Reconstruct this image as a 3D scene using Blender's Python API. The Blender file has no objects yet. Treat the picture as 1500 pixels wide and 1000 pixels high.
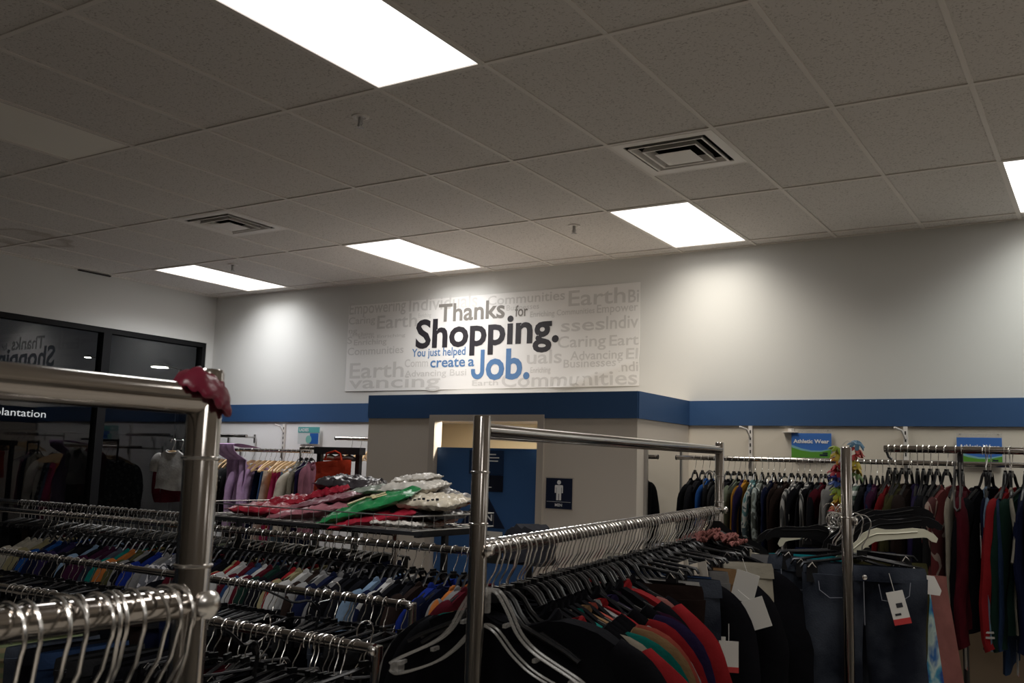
import bpy, bmesh, math, random
from mathutils import Vector, Matrix, noise
from math import sin, cos, pi, radians, atan2, sqrt
random.seed(7)
SC = bpy.context.scene
COL = SC.collection
CAMZ = 1.885

# ------------------------------------------------------------------ mesh builder
class MB:
    def __init__(s): s.v = []; s.f = []
    def add(s, vs, fs):
        o = len(s.v); s.v += [tuple(x) for x in vs]; s.f += [tuple(i + o for i in q) for q in fs]
    def box(s, c, d, M=None):
        x, y, z = d[0] / 2, d[1] / 2, d[2] / 2
        vs = [Vector((i * x, j * y, k * z)) for i in (-1, 1) for j in (-1, 1) for k in (-1, 1)]
        if M: vs = [M @ q for q in vs]
        vs = [q + Vector(c) for q in vs]
        s.add(vs, [(0, 1, 3, 2), (4, 6, 7, 5), (0, 4, 5, 1), (2, 3, 7, 6), (0, 2, 6, 4), (1, 5, 7, 3)]); return s
    def bbox(s, x0, x1, y0, y1, z0, z1):
        return s.box(((x0 + x1) / 2, (y0 + y1) / 2, (z0 + z1) / 2), (abs(x1 - x0), abs(y1 - y0), abs(z1 - z0)))
    def quad(s, a, b, c, d): s.add([a, b, c, d], [(0, 1, 2, 3)]); return s
    def tube(s, pts, r, n=8, cap=True, ry=None, up=None, closed=False):
        """r: number or list; ry: second radius (flattened tube); up: reference vector for r direction"""
        P = [Vector(p) for p in pts]; m = len(P); vs = []; fs = []
        R = r if isinstance(r, (list, tuple)) else [r] * m
        RY = R if ry is None else (ry if isinstance(ry, (list, tuple)) else [ry] * m)
        pu = None
        for i in range(m):
            if closed: t = (P[(i + 1) % m] - P[i - 1])
            else: t = (P[min(i + 1, m - 1)] - P[max(i - 1, 0)])
            t.normalize()
            if up is not None: a = Vector(up)
            elif pu is not None: a = pu
            else: a = Vector((0, 0, 1)) if abs(t.z) < .9 else Vector((0, 1, 0))
            a = a - t * a.dot(t)
            if a.length < 1e-5: a = Vector((1, 0, 0)) - t * t.x
            a.normalize(); b = t.cross(a); pu = a
            for k in range(n):
                w = 2 * pi * k / n
                vs.append(P[i] + b * cos(w) * R[i] + a * sin(w) * RY[i])
        for i in range(m if closed else m - 1):
            j = (i + 1) % m
            for k in range(n):
                l = (k + 1) % n
                fs.append((i * n + k, i * n + l, j * n + l, j * n + k))
        if cap and not closed:
            fs.append(tuple(range(n - 1, -1, -1))); fs.append(tuple((m - 1) * n + k for k in range(n)))
        s.add(vs, fs); return s
    def lathe(s, prof, n=20, c=(0, 0, 0)):
        vs = []; fs = []; m = len(prof)
        for r, z in prof:
            for k in range(n):
                w = 2 * pi * k / n; vs.append((c[0] + r * cos(w), c[1] + r * sin(w), c[2] + z))
        for i in range(m - 1):
            for k in range(n):
                l = (k + 1) % n; fs.append((i * n + k, i * n + l, (i + 1) * n + l, (i + 1) * n + k))
        fs.append(tuple(range(n - 1, -1, -1))); fs.append(tuple((m - 1) * n + k for k in range(n)))
        s.add(vs, fs); return s
    def prism(s, poly, y0, y1):
        """polygon in XZ extruded along Y"""
        n = len(poly)
        vs = [(x, y0, z) for x, z in poly] + [(x, y1, z) for x, z in poly]
        fs = [tuple(range(n)), tuple(range(2 * n - 1, n - 1, -1))] + [(i, i + n, (i + 1) % n + n, (i + 1) % n) for i in range(n)]
        s.add(vs, fs); return s
    def shell(s, F, nu, nv):
        """closed two-sided sheet; F(u,v,side) with u in -1..1, v in 0..1"""
        vs = []; fs = []; N = (nu + 1) * (nv + 1)
        for sd in (-1, 1):
            for j in range(nv + 1):
                for i in range(nu + 1):
                    vs.append(F(-1 + 2 * i / nu, j / nv, sd))
        def I(i, j, k): return k * N + j * (nu + 1) + i
        for k in (0, 1):
            for j in range(nv):
                for i in range(nu):
                    q = (I(i, j, k), I(i + 1, j, k), I(i + 1, j + 1, k), I(i, j + 1, k))
                    fs.append(q if k == 0 else q[::-1])
        for i in range(nu):
            fs.append((I(i, 0, 0), I(i, 0, 1), I(i + 1, 0, 1), I(i + 1, 0, 0)))
            fs.append((I(i, nv, 0), I(i + 1, nv, 0), I(i + 1, nv, 1), I(i, nv, 1)))
        for j in range(nv):
            fs.append((I(0, j, 0), I(0, j + 1, 0), I(0, j + 1, 1), I(0, j, 1)))
            fs.append((I(nu, j, 0), I(nu, j, 1), I(nu, j + 1, 1), I(nu, j + 1, 0)))
        s.add(vs, fs); return s
    def xf(s, M): s.v = [tuple(M @ Vector(q)) for q in s.v]; return s
    def mesh(s, name, smooth=True):
        me = bpy.data.meshes.new(name); me.from_pydata(s.v, [], s.f); me.update()
        bm = bmesh.new(); bm.from_mesh(me); bmesh.ops.recalc_face_normals(bm, faces=bm.faces); bm.to_mesh(me); bm.free()
        if smooth:
            me.polygons.foreach_set('use_smooth', [True] * len(me.polygons))
            try: me.set_sharp_from_angle(angle=radians(42))
            except Exception: pass
        return me

def link(name, me, mat=None, parent=None, loc=(0, 0, 0), rot=(0, 0, 0), scale=(1, 1, 1)):
    o = bpy.data.objects.new(name, me); COL.objects.link(o)
    if mat is not None:
        if not me.materials: me.materials.append(mat)
        if me.materials[0] is not mat:
            o.material_slots[0].link = 'OBJECT'; o.material_slots[0].material = mat
    o.parent = parent; o.location = loc; o.rotation_euler = rot; o.scale = scale
    return o
def build(name, mb, mat, parent=None, smooth=True, **k): return link(name, mb.mesh(name, smooth), mat, parent, **k)
def empty(name, loc=(0, 0, 0), rotz=0):
    o = bpy.data.objects.new(name, None); COL.objects.link(o); o.location = loc; o.rotation_euler = (0, 0, rotz); o.empty_display_size = .1; return o
def tag(o, label, cat, group=None):
    o['label'] = label; o['category'] = cat
    if group: o['group'] = group
    return o
def struct(o): o['kind'] = 'structure'; return o
def ordn(n):
    return str(n) + ('th' if 10 < n % 100 < 14 else {1: 'st', 2: 'nd', 3: 'rd'}.get(n % 10, 'th'))

def text_mb(items, font=None):
    """items: (string, x0, x1, baseline, capheight or None) in an XZ plane facing -Y"""
    mb = MB()
    for (st, x0, x1, zb, h, bold) in items:
        cu = bpy.data.curves.new('glyphs', 'FONT'); cu.body = st; cu.size = 1; cu.offset = bold; cu.resolution_u = 3
        ob = bpy.data.objects.new('glyphs', cu); COL.objects.link(ob)
        dg = bpy.context.evaluated_depsgraph_get(); me = ob.evaluated_get(dg).to_mesh()
        vs = [q.co.copy() for q in me.vertices]; fs = [tuple(p.vertices) for p in me.polygons]
        ob.evaluated_get(dg).to_mesh_clear()
        bpy.data.objects.remove(ob); bpy.data.curves.remove(cu)
        if not vs: continue
        a = min(q.x for q in vs); b = max(q.x for q in vs)
        sx = (x1 - x0) / (b - a); sz = sx if h is None else h / .70
        mb.add([(x0 + (q.x - a) * sx, 0, zb + q.y * sz) for q in vs], fs)
    return mb

# ------------------------------------------------------------------ materials
MATS = {}
def principled(name):
    m = bpy.data.materials.new(name); m.use_nodes = True; nt = m.node_tree
    return m, nt, nt.nodes['Principled BSDF']
def mat(name, col, rough=.7, metal=0, emit=None, estr=0, bump=0, bscale=60, var=0, vscale=4, spec=None):
    if name in MATS: return MATS[name]
    m, nt, b = principled(name); L = nt.links
    c = (col[0], col[1], col[2], 1)
    b.inputs['Base Color'].default_value = c; b.inputs['Roughness'].default_value = rough; b.inputs['Metallic'].default_value = metal
    if spec is not None: b.inputs['Specular IOR Level'].default_value = spec
    if emit: b.inputs['Emission Color'].default_value = (*emit, 1); b.inputs['Emission Strength'].default_value = estr
    if bump or var:
        tc = nt.nodes.new('ShaderNodeTexCoord')
    if var:
        n = nt.nodes.new('ShaderNodeTexNoise'); n.inputs['Scale'].default_value = vscale; n.inputs['Detail'].default_value = 4
        L.new(tc.outputs['Object'], n.inputs['Vector'])
        r = nt.nodes.new('ShaderNodeValToRGB'); r.color_ramp.elements[0].position = .3; r.color_ramp.elements[1].position = .7
        r.color_ramp.elements[0].color = (*[q * (1 - var) for q in col], 1); r.color_ramp.elements[1].color = (*[min(1, q * (1 + var)) for q in col], 1)
        L.new(n.outputs['Fac'], r.inputs['Fac']); L.new(r.outputs['Color'], b.inputs['Base Color'])
    if bump:
        n2 = nt.nodes.new('ShaderNodeTexNoise'); n2.inputs['Scale'].default_value = bscale; n2.inputs['Detail'].default_value = 3
        L.new(tc.outputs['Object'], n2.inputs['Vector'])
        bp = nt.nodes.new('ShaderNodeBump'); bp.inputs['Strength'].default_value = bump; bp.inputs['Distance'].default_value = .01
        L.new(n2.outputs['Fac'], bp.inputs['Height']); L.new(bp.outputs['Normal'], b.inputs['Normal'])
    MATS[name] = m; return m
def ramp_mat(name, kind, cols, scale=20, rough=.85):
    """cloth with a pattern: kind = spots | camo | stripe | plaid | dye"""
    if name in MATS: return MATS[name]
    m, nt, b = principled(name); L = nt.links; b.inputs['Roughness'].default_value = rough
    tc = nt.nodes.new('ShaderNodeTexCoord'); r = nt.nodes.new('ShaderNodeValToRGB')
    if kind == 'spots':
        t = nt.nodes.new('ShaderNodeTexVoronoi'); t.inputs['Scale'].default_value = scale; out = t.outputs['Distance']
    elif kind == 'stripe':
        t = nt.nodes.new('ShaderNodeTexWave'); t.inputs['Scale'].default_value = scale; t.bands_direction = 'Z'; out = t.outputs['Fac']
    elif kind == 'vstripe':
        t = nt.nodes.new('ShaderNodeTexWave'); t.inputs['Scale'].default_value = scale; t.bands_direction = 'X'; out = t.outputs['Fac']
    else:
        t = nt.nodes.new('ShaderNodeTexNoise'); t.inputs['Scale'].default_value = scale; t.inputs['Detail'].default_value = 1.5 if kind == 'camo' else 3
        t.inputs['Distortion'].default_value = .6; out = t.outputs['Fac']
    L.new(tc.outputs['Object'], t.inputs['Vector'])
    e = r.color_ramp.elements
    if kind != 'dye': r.color_ramp.interpolation = 'CONSTANT'
    n = len(cols)
    lo, hi = (.36, .64) if kind in ('camo', 'dye') else (0.0, 1.0)
    if kind == 'spots': lo, hi = .0, .75
    while len(e) < n: e.new(.5)
    for i, c in enumerate(cols):
        e[i].position = lo + (hi - lo) * (i / n if kind != 'dye' else i / max(1, n - 1)); e[i].color = (*c, 1)
    L.new(out, r.inputs['Fac']); L.new(r.outputs['Color'], b.inputs['Base Color'])
    MATS[name] = m; return m
def cloth(rgb, tagname=None):
    nm = tagname or 'cloth_%d_%d_%d' % tuple(int(q * 1000) for q in rgb)
    return mat(nm, rgb, .95, bump=.25, bscale=35, var=.16, vscale=14, spec=.06)

M_chrome = mat('chrome', (.50, .465, .435), .13, 1, bump=.02, bscale=8)
M_wire = mat('bright_wire', (.84, .82, .79), .25, 1)
M_dwire = mat('grey_wire', (.48, .47, .46), .4, 1)
M_plastic = mat('black_plastic', (.007, .007, .008), .3, spec=.28)
M_blackmetal = mat('black_metal', (.02, .02, .022), .4)
M_wood = mat('light_wood', (.62, .42, .22), .5, var=.2, vscale=9)
M_creamplastic = mat('cream_plastic', (.62, .60, .47), .4)
M_paper = mat('white_paper', (.62, .60, .56), .8)
M_tagred = mat('red_card', (.45, .03, .03), .7)
M_ink = mat('dark_ink', (.02, .02, .025), .8)
M_white = mat('white_ink', (.8, .8, .8), .7)
M_wallup = mat('wall_paint_offwhite', (.62, .615, .59), .85, bump=.05, bscale=180)
M_wallcream = mat('wall_panel_cream', (.66, .60, .51), .8, bump=.05, bscale=150)
M_greige = mat('wall_paint_greige', (.62, .56, .495), .85, bump=.05, bscale=180)
M_blue = mat('trim_paint_blue', (.022, .072, .185), .6)
M_frame = mat('door_frame_paint', (.48, .43, .38), .5)
M_doorblue = mat('door_paint_blue', (.034, .105, .27), .5)
M_transom = mat('transom_panel_cream', (.62, .51, .34), .7)
M_navy = mat('sign_navy', (.008, .014, .04), .4)
M_tbar = mat('ceiling_grid_white', (.70, .655, .61), .6)
M_vent = mat('vent_metal', (.74, .70, .66), .45)
M_ventdark = mat('vent_dark', (.025, .023, .021), .8)
M_alu = mat('window_frame_black', (.006, .006, .007), .6, spec=.2)
M_clear = None
def glassy(name, tint, ior, alpha):
    m = bpy.data.materials.new(name); m.use_nodes = True; nt = m.node_tree; nt.nodes.clear(); L = nt.links
    o = nt.nodes.new('ShaderNodeOutputMaterial'); mx = nt.nodes.new('ShaderNodeMixShader'); fr = nt.nodes.new('ShaderNodeFresnel')
    fr.inputs['IOR'].default_value = ior
    t = nt.nodes.new('ShaderNodeBsdfTransparent'); t.inputs['Color'].default_value = (*tint, 1)
    g = nt.nodes.new('ShaderNodeBsdfGlossy'); g.inputs['Roughness'].default_value = alpha; g.inputs['Color'].default_value = (1, 1, 1, 1)
    L.new(fr.outputs['Fac'], mx.inputs['Fac']); L.new(t.outputs[0], mx.inputs[1]); L.new(g.outputs[0], mx.inputs[2]); L.new(mx.outputs[0], o.inputs['Surface'])
    return m
M_glass = glassy('window_glass', (.8, .82, .82), 1.6, .0)
M_clear = mat('clear_plastic', (.50, .48, .45), .18, spec=.8)
M_clear.node_tree.nodes['Principled BSDF'].inputs['Alpha'].default_value = .30
M_mirror = mat('mirror_silver', (.8, .8, .8), .02, 1)
M_lens = mat('light_lens_lit', (.9, .9, .9), .6, emit=(1, .97, .93), estr=1.9)
M_wallcream_lit = mat('wall_panel_cream_lit', (.88, .87, .865), .8, bump=.05, bscale=150)  # cream panel turned whiter, strong light of the left corner put into the colour
M_lensoff = mat('light_lens_unlit', (.92, .88, .80), .5)

def ceiling_mat():
    m, nt, b = principled('ceiling_tile'); L = nt.links; b.inputs['Roughness'].default_value = .95
    tc = nt.nodes.new('ShaderNodeTexCoord')
    n = nt.nodes.new('ShaderNodeTexNoise'); n.inputs['Scale'].default_value = 95; n.inputs['Detail'].default_value = 2
    L.new(tc.outputs['Object'], n.inputs['Vector'])
    r = nt.nodes.new('ShaderNodeValToRGB'); e = r.color_ramp.elements
    e[0].position = .33; e[0].color = (.42, .39, .36, 1); e[1].position = .42; e[1].color = (.64, .605, .57, 1)
    L.new(n.outputs['Fac'], r.inputs['Fac'])
    # one old water stain with a ring, left part of the ceiling
    mp = nt.nodes.new('ShaderNodeMapping'); mp.inputs['Location'].default_value = (7.70, -4.45, -3.653)
    L.new(tc.outputs['Object'], mp.inputs['Vector'])
    n2 = nt.nodes.new('ShaderNodeTexNoise'); n2.inputs['Scale'].default_value = 5
    L.new(tc.outputs['Object'], n2.inputs['Vector'])
    ln = nt.nodes.new('ShaderNodeVectorMath'); ln.operation = 'LENGTH'; L.new(mp.outputs[0], ln.inputs[0])
    ad = nt.nodes.new('ShaderNodeMath'); ad.operation = 'MULTIPLY_ADD'; L.new(n2.outputs['Fac'], ad.inputs[0]); ad.inputs[1].default_value = .3; L.new(ln.outputs['Value'], ad.inputs[2])
    r2 = nt.nodes.new('ShaderNodeValToRGB'); q = r2.color_ramp.elements
    q[0].position = .40; q[0].color = (.14, .14, .14, 1); q[1].position = .47; q[1].color = (.5, .5, .5, 1); x = q.new(.52); x.color = (0, 0, 0, 1)
    L.new(ad.outputs[0], r2.inputs['Fac'])
    mx = nt.nodes.new('ShaderNodeMixRGB'); mx.inputs['Color2'].default_value = (.20, .14, .08, 1)
    L.new(r2.outputs['Color'], mx.inputs['Fac']); L.new(r.outputs['Color'], mx.inputs['Color1']); L.new(mx.outputs[0], b.inputs['Base Color'])
    bp = nt.nodes.new('ShaderNodeBump'); bp.inputs['Strength'].default_value = .3; bp.inputs['Distance'].default_value = .004
    L.new(n.outputs['Fac'], bp.inputs['Height']); L.new(bp.outputs['Normal'], b.inputs['Normal'])
    return m
M_tile = ceiling_mat()
M_floor = mat('floor_vinyl', (.42, .385, .335), .55, var=.15, vscale=1.5)

# ------------------------------------------------------------------ camera
F, TL, RL, YW = 1396.51232, .129827949, -.031356997, .563953185
def camera():
    Rz = Matrix.Rotation(YW, 3, 'Z'); Rx = Matrix.Rotation(TL, 3, 'X'); Ry = Matrix.Rotation(RL, 3, 'Y')
    R = Rz @ Rx @ Ry
    r, f, u = R.col[0], R.col[1], R.col[2]
    M = Matrix((r, u, -f)).transposed().to_4x4(); M.translation = (0, 0, CAMZ)
    cd = bpy.data.cameras.new('camera'); cd.sensor_width = 36; cd.lens = F * 36 / 1500; cd.clip_start = .02; cd.clip_end = 200
    cd.dof.use_dof = True; cd.dof.focus_distance = 5.5; cd.dof.aperture_fstop = 16
    c = bpy.data.objects.new('camera', cd); COL.objects.link(c); c.matrix_world = M; SC.camera = c
camera()

# ------------------------------------------------------------------ room shell
CZ = 3.653; YB = 7.17; XL = -8.48; XR = 9.5; YF = -8.6
GX0, GY0, TX, TY = -4.13274, 3.33682, .6096, 1.2192
def gx(k): return GX0 + k * TX
def gy(j): return GY0 + j * TY
struct(build('floor', MB().bbox(XL, XR, YF, YB, -.1, 0), M_floor))
LIT = {(2, -1), (2, 2), (-2, 2), (-6, 2), (6, 2), (6, -1), (10, 2), (14, 2), (14, -1), (6, -4), (10, -4)}
OFF = {(-2, -1), (-6, -1), (-2, -4), (10, -1), (2, -4)}
TINT = {(-6, 2): (.96, .975, 1), (-2, 2): (1, .985, .97), (2, 2): (1, .94, .84), (6, 2): (.97, 1, .95), (2, -1): (.95, .97, 1)}
POW = {(6, 2): .75, (2, 2): .85, (6, -1): .7, (2, -1): 1.0, (-6, 2): 1.0}
VENTS = [(3, 1, 0), (-3, 1, 0)]
FIX = LIT | OFF
vset = {(k, j) for k, j, _ in VENTS}
k0, k1 = -8, 24; j0, j1 = -11, 4
t = MB()
for k in range(k0, k1):
    for j in range(j0, j1):
        x0, x1 = max(gx(k), XL), min(gx(k + 1), XR); y0, y1 = max(gy(j), YF), min(gy(j + 1), YB)
        if x1 <= x0 or y1 <= y0 or (k, j) in FIX: continue
        if (k, j) in vset: y0 = gy(j) + TX
        t.quad((x0, y0, CZ + .006), (x1, y0, CZ + .006), (x1, y1, CZ + .006), (x0, y1, CZ + .006))
struct(build('ceiling', t, M_tile, smooth=False))
struct(build('roof', MB().bbox(XL - .2, XR + .2, YF - .2, YB + .2, CZ + .35, CZ + .45), M_ventdark))
g = MB()
for k in range(k0, k1 + 1):
    x = gx(k)
    if XL < x < XR: g.bbox(x - .012, x + .012, YF, YB, CZ, CZ + .02)
for j in range(j0, j1 + 1):
    y = gy(j)
    if YF < y < YB: g.bbox(XL, XR, y - .012, y + .012, CZ - .0005, CZ + .02)
for k, j, _ in VENTS: g.bbox(gx(k), gx(k + 1), gy(j) + TX - .012, gy(j) + TX + .012, CZ - .0005, CZ + .02)
g.bbox(XL, XR, YB - .02, YB, CZ - .001, CZ + .02); g.bbox(XL, XL + .02, YF, YB, CZ - .001, CZ + .02)
struct(build('trim_1', g, M_tbar, smooth=False))
# sagging dark gap between wall and ceiling on the left
struct(build('trim_2', MB().bbox(XL + .001, XL + .03, 5.45, 5.8, CZ - .012, CZ - .002), M_ventdark))

# walls
ST1, ST0 = CAMZ + .556, CAMZ + .363     # blue band top / bottom
XB0, XB1, YBX = -5.33, -2.85, 6.20      # restroom block
struct(build('wall_back', MB().bbox(XL, XR, YB, YB + .12, ST0, CZ + .02), M_wallup))
struct(build('wall_back_lower', MB().bbox(XB1 - .05, XR, YB, YB + .12, 0, ST0), M_wallcream))
struct(build('wall_back_left', MB().bbox(XL, XB1 - .05, YB, YB + .12, 0, ST0), M_wallcream_lit))
struct(build('wall_right', MB().bbox(XR, XR + .12, YF, YB, 0, CZ + .02), M_wallup))
struct(build('wall_front', MB().bbox(XL, XR, YF - .12, YF, 0, CZ + .02), M_wallup))
WZ = CAMZ + 1.245; WY1 = 7.074
w = MB().bbox(XL - .15, XL, YF, YB, WZ, CZ + .02); w.bbox(XL - .15, XL, WY1, YB, 0, WZ)
struct(build('wall_left', w, M_wallup, smooth=False))
struct(build('wall_back_tan_shaded', MB().bbox(XB1 + .01, XR, YB - .012, YB, .1, 1.17), mat('wall_tan_with_shade', (.17, .122, .078), .8, var=.1, vscale=2)))  # tan lower band, its brown deepened to include the shade behind the racks
# restroom block with a doorway
DX0, DX1, DZ = -4.62, -3.66, CAMZ + .34
w = MB()
w.bbox(XB0, DX0 - .05, YBX, YBX + .1, 0, ST0); w.bbox(DX1 + .05, XB1, YBX, YBX + .1, 0, ST0)
w.bbox(DX0 - .05, DX1 + .05, YBX, YBX + .1, DZ + .045, ST0)
w.bbox(XB1 - .1, XB1, YBX + .1, YB, 0, ST0); w.bbox(XB0, XB0 + .1, YBX + .1, YB, 0, ST0)
w.bbox(XB0, XB1, YBX, YB, ST0, ST1 - .01)
struct(build('wall_restroom', w, M_greige, smooth=False))
# blue bands
struct(build('trim_3', MB().bbox(XB1 + .004, XR, YB - .018, YB, ST0, ST1), M_blue))
struct(build('trim_4', MB().bbox(XL, XB0 - .004, YB - .018, YB, ST0 + .02, ST1 + .01), M_blue))
b = MB(); b.bbox(XB0 - .004, XB1 + .004, YBX - .012, YBX, ST0, ST1); b.bbox(XB1, XB1 + .012, YBX, YB, ST0, ST1); b.bbox(XB0 - .012, XB0, YBX, YB, ST0, ST1)
struct(build('trim_5', b, M_blue, smooth=False))
# door
d = empty('door_1', (0, 0, 0)); struct(d)
fm = MB()
fm.bbox(DX0 - .055, DX0, YBX - .02, YBX + .08, 0, DZ + .05); fm.bbox(DX1, DX1 + .055, YBX - .02, YBX + .08, 0, DZ + .05); fm.bbox(DX0, DX1, YBX - .02, YBX + .08, DZ, DZ + .05)
build('frame', fm, M_frame, d, smooth=False)
DT = CAMZ + .133
w = MB().bbox(XB0 + .1, XB1 - .1, YB - .06, YB - .01, 0, ST0); struct(build('wall_hall', w, M_transom))
o = empty('hall_lamp', ((DX0 + DX1) / 2, YBX + .15, ST0 - .001)); tag(o, 'ceiling lamp inside the restroom hall behind the blue door', 'ceiling light')
build('housing', MB().bbox(-.47, .47, -.045, .045, -.006, 0), M_tbar, o); build('diffuser', MB().bbox(-.45, .45, -.035, .035, -.011, -.006), mat('hall_lens', (1, 1, 1), .5, emit=(1, .9, .72), estr=75), o)
build('door_leaf', MB().bbox(DX0 + .004, DX1 - .004, YBX + .03, YBX + .075, .01, DT), M_doorblue, d)
hd = MB(); hd.tube([(DX1 - .07, YBX + .03, 1.0), (DX1 - .07, YBX - .02, 1.0), (DX1 - .19, YBX - .02, 1.0)], .009); build('handle', hd, M_chrome, d)

# windows
def window(n, y0, y1):
    o = empty('window_%d' % n, (XL - .06, y0, 0)); struct(o)
    fm = MB(); zt = WZ; fw = .045; D = y1 - y0
    fm.bbox(-.05, .05, 0, fw, .0, zt); fm.bbox(-.05, .05, D - fw, D, 0, zt); fm.bbox(-.05, .05, fw, D - fw, zt - .05, zt); fm.bbox(-.05, .05, fw, D - fw, 0, .1)
    build('frame', fm, M_alu, o, smooth=False)
    gl = MB(); gl.quad((0, fw, .1), (0, D - fw, .1), (0, D - fw, zt - .05), (0, fw, zt - .05)); build('pane', gl, M_glass, o, smooth=False)
window(1, 5.85, WY1); window(2, 4.63, 5.85); window(3, 3.41, 4.63); window(4, 2.19, 3.41); window(5, -1.4, 2.19); window(6, YF, -1.4)

# outside at night
M_asph = mat('asphalt_night', (.02, .02, .022), .9)
struct(build('ground', MB().bbox(-70, XL - .16, -30, 60, -.12, -.02), M_asph))
M_lamp = mat('street_lamp_glow', (1, 1, 1), .5, emit=(1, .95, .85), estr=10)
M_pole = mat('pole_grey', (.10, .10, .10), .6)
for (x, y, z, lab) in ((-24.5, 18.75, 4.53, 'street lamp on a pole seen through the corner pane'), (-38, 25.3, 6.03, 'farther street lamp seen through the pane beside the mullion')):
    s = empty('street_lamp', (x, y, -.02)); tag(s, lab, 'street lamp')
    k = 1 if z < 5 else .55
    build('pole', MB().tube([(.55, .3, 0), (.55, .3, z - .02), (.1, .05, z + .06)], .05, 8), M_pole, s)
    build('lamp_head', MB().lathe([(.28 * k, .03), (.30 * k, .08), (.12 * k, .14)], 14, (0, 0, z)), M_pole, s)
    build('lens', MB().lathe([(.12 * k, 0), (.26 * k, .012), (.27 * k, .03)], 14, (0, 0, z)), M_lamp, s)
sg = empty('shop_sign', (-25, 14.1, 2.6)); tag(sg, 'dark shop fascia outside the window with white script lettering', 'sign')
build('board', MB().bbox(-.2, -.02, -4, 6, -.15, .75), mat('fascia_dark', (.006, .008, .012), .6), sg)
tx = text_mb([('plantation', 0.0, 1.42, .21, .2, .0)]).xf(Matrix.Rotation(pi / 2, 4, 'Z'))
build('lettering', tx, mat('sign_letters_lit', (1, 1, 1), .5, emit=(1, 1, 1), estr=.7), sg, smooth=False, loc=(.0, 0, 0))
struct(build('building_outside', MB().bbox(-26, -25.3, 4, 30, 0, 3.6), mat('facade_dark', (.03, .03, .032), .9)))

# ------------------------------------------------------------------ ceiling fittings
fl = MB(); e = .018
for (a0, a1, b0, b1) in ((0, TX, 0, e), (0, TX, TY - e, TY), (0, e, e, TY - e), (TX - e, TX, e, TY - e)): fl.bbox(a0, a1, b0, b1, 0, .03)
ME_fr = fl.mesh('light_frame', False)
ME_df = MB().bbox(e, TX - e, e, TY - e, .006, .014).mesh('diffuser', False)
LAMP_W = 21
ME_hs = MB().bbox(e, TX - e, e, TY - e, .1, .12).mesh('housing', False)
LLAB = {(2, -1): 'large lit troffer light at the top, nearest to the camera', (2, 2): 'lit troffer light above the right end of the banner',
        (-2, 2): 'lit troffer light above the left half of the banner', (-6, 2): 'lit troffer light nearest to the left corner of the room',
        (6, 2): 'lit troffer light cut off by the right edge of the photo', (-2, -1): 'unlit grey troffer light panel at the upper left'}
for (k, j) in sorted(FIX):
    o = empty('ceiling_light', (gx(k), gy(j), CZ - .002))
    lab = LLAB.get((k, j), ('lit' if (k, j) in LIT else 'unlit') + ' troffer light outside the photo at ceiling column %d row %d' % (k + 9, j + 8))
    tag(o, lab, 'ceiling light', 'troffer lights in the tile ceiling')
    link('frame', ME_fr, M_tbar, o); link('diffuser', ME_df, M_lens if (k, j) in LIT else M_lensoff, o)
    if (k, j) in LIT:
        ld = bpy.data.lights.new('troffer_lamp', 'AREA'); ld.shape = 'RECTANGLE'; ld.size = TX - .06; ld.size_y = TY - .06; ld.energy = LAMP_W * POW.get((k, j), 1); ld.spread = radians(140); ld.color = TINT.get((k, j), (1, .965, .92))
        lo = bpy.data.objects.new('troffer_lamp', ld); COL.objects.link(lo); lo.parent = o; lo.location = (TX / 2, TY / 2, .004)
def vent(k, j, lab):
    o = empty('air_vent', (gx(k) + TX / 2, gy(j) + TX / 2, CZ)); tag(o, lab, 'air vent', 'square ceiling air vents')
    def ring(h0, h1, z0, z1, th):
        m = MB()
        a = [(-h0, -h0, z0), (h0, -h0, z0), (h0, h0, z0), (-h0, h0, z0)]; c = [(-h1, -h1, z1), (h1, -h1, z1), (h1, h1, z1), (-h1, h1, z1)]
        a2 = [(x * (1 - th / h0), y * (1 - th / h0), z + .001) for x, y, z in a]; c2 = [(x * (1 - th / h1), y * (1 - th / h1), z) for x, y, z in c]
        vs = a + c + a2 + c2; fs = []
        for i in range(4):
            q = (i + 1) % 4
            fs += [(i, q, q + 4, i + 4), (i + 8, i + 12, q + 12, q + 8), (i, i + 8, q + 8, q), (i + 4, q + 4, q + 12, i + 12)]
        m.add(vs, fs); return m
    H = TX / 2 - .012
    m = MB()
    for (x0, x1, y0, y1) in ((-H, H, -H, -H + .055), (-H, H, H - .055, H), (-H, -H + .055, -H + .055, H - .055), (H - .055, H, -H + .055, H - .055)): m.bbox(x0, x1, y0, y1, -.002, .004)
    build('frame', m, M_vent, o, smooth=False)
    build('duct', ring(H - .05, H - .05, .0, .16, .004).bbox(-H + .05, H - .05, -H + .05, H - .05, .155, .16), M_ventdark, o, smooth=False)
    for h0, h1, z0, z1 in ((.218, .204, -.010, .016), (.160, .142, -.016, .022)):
        build('louver', ring(h0, h1, z0, z1, .012), M_vent, o, smooth=False)
    m = MB(); m.add([(-.105, -.105, -.022), (.105, -.105, -.022), (.105, .105, -.022), (-.105, .105, -.022), (-.05, -.05, .0), (.05, -.05, .0), (.05, .05, .0), (-.05, .05, .0)],
          [(0, 1, 2, 3), (4, 5, 6, 7), (0, 1, 5, 4), (1, 2, 6, 5), (2, 3, 7, 6), (3, 0, 4, 7)])
    build('centre_plate', m, M_vent, o, smooth=False)
vent(3, 1, 'square ceiling air vent right of the large light'); vent(-3, 1, 'square ceiling air vent left of the banner')
ME_esc = MB().lathe([(.046, 0), (.044, -.007), (.03, -.010), (.022, -.004), (.018, -.004)], 20).mesh('escutcheon')
sb = MB().lathe([(.012, -.008), (.012, -.03), (.008, -.035), (.008, -.052), (.003, -.055)], 10)
for s in (-1, 1): sb.tube([(s * .01, 0, -.03), (s * .016, 0, -.045), (s * .004, 0, -.06)], .0025, 6)
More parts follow.
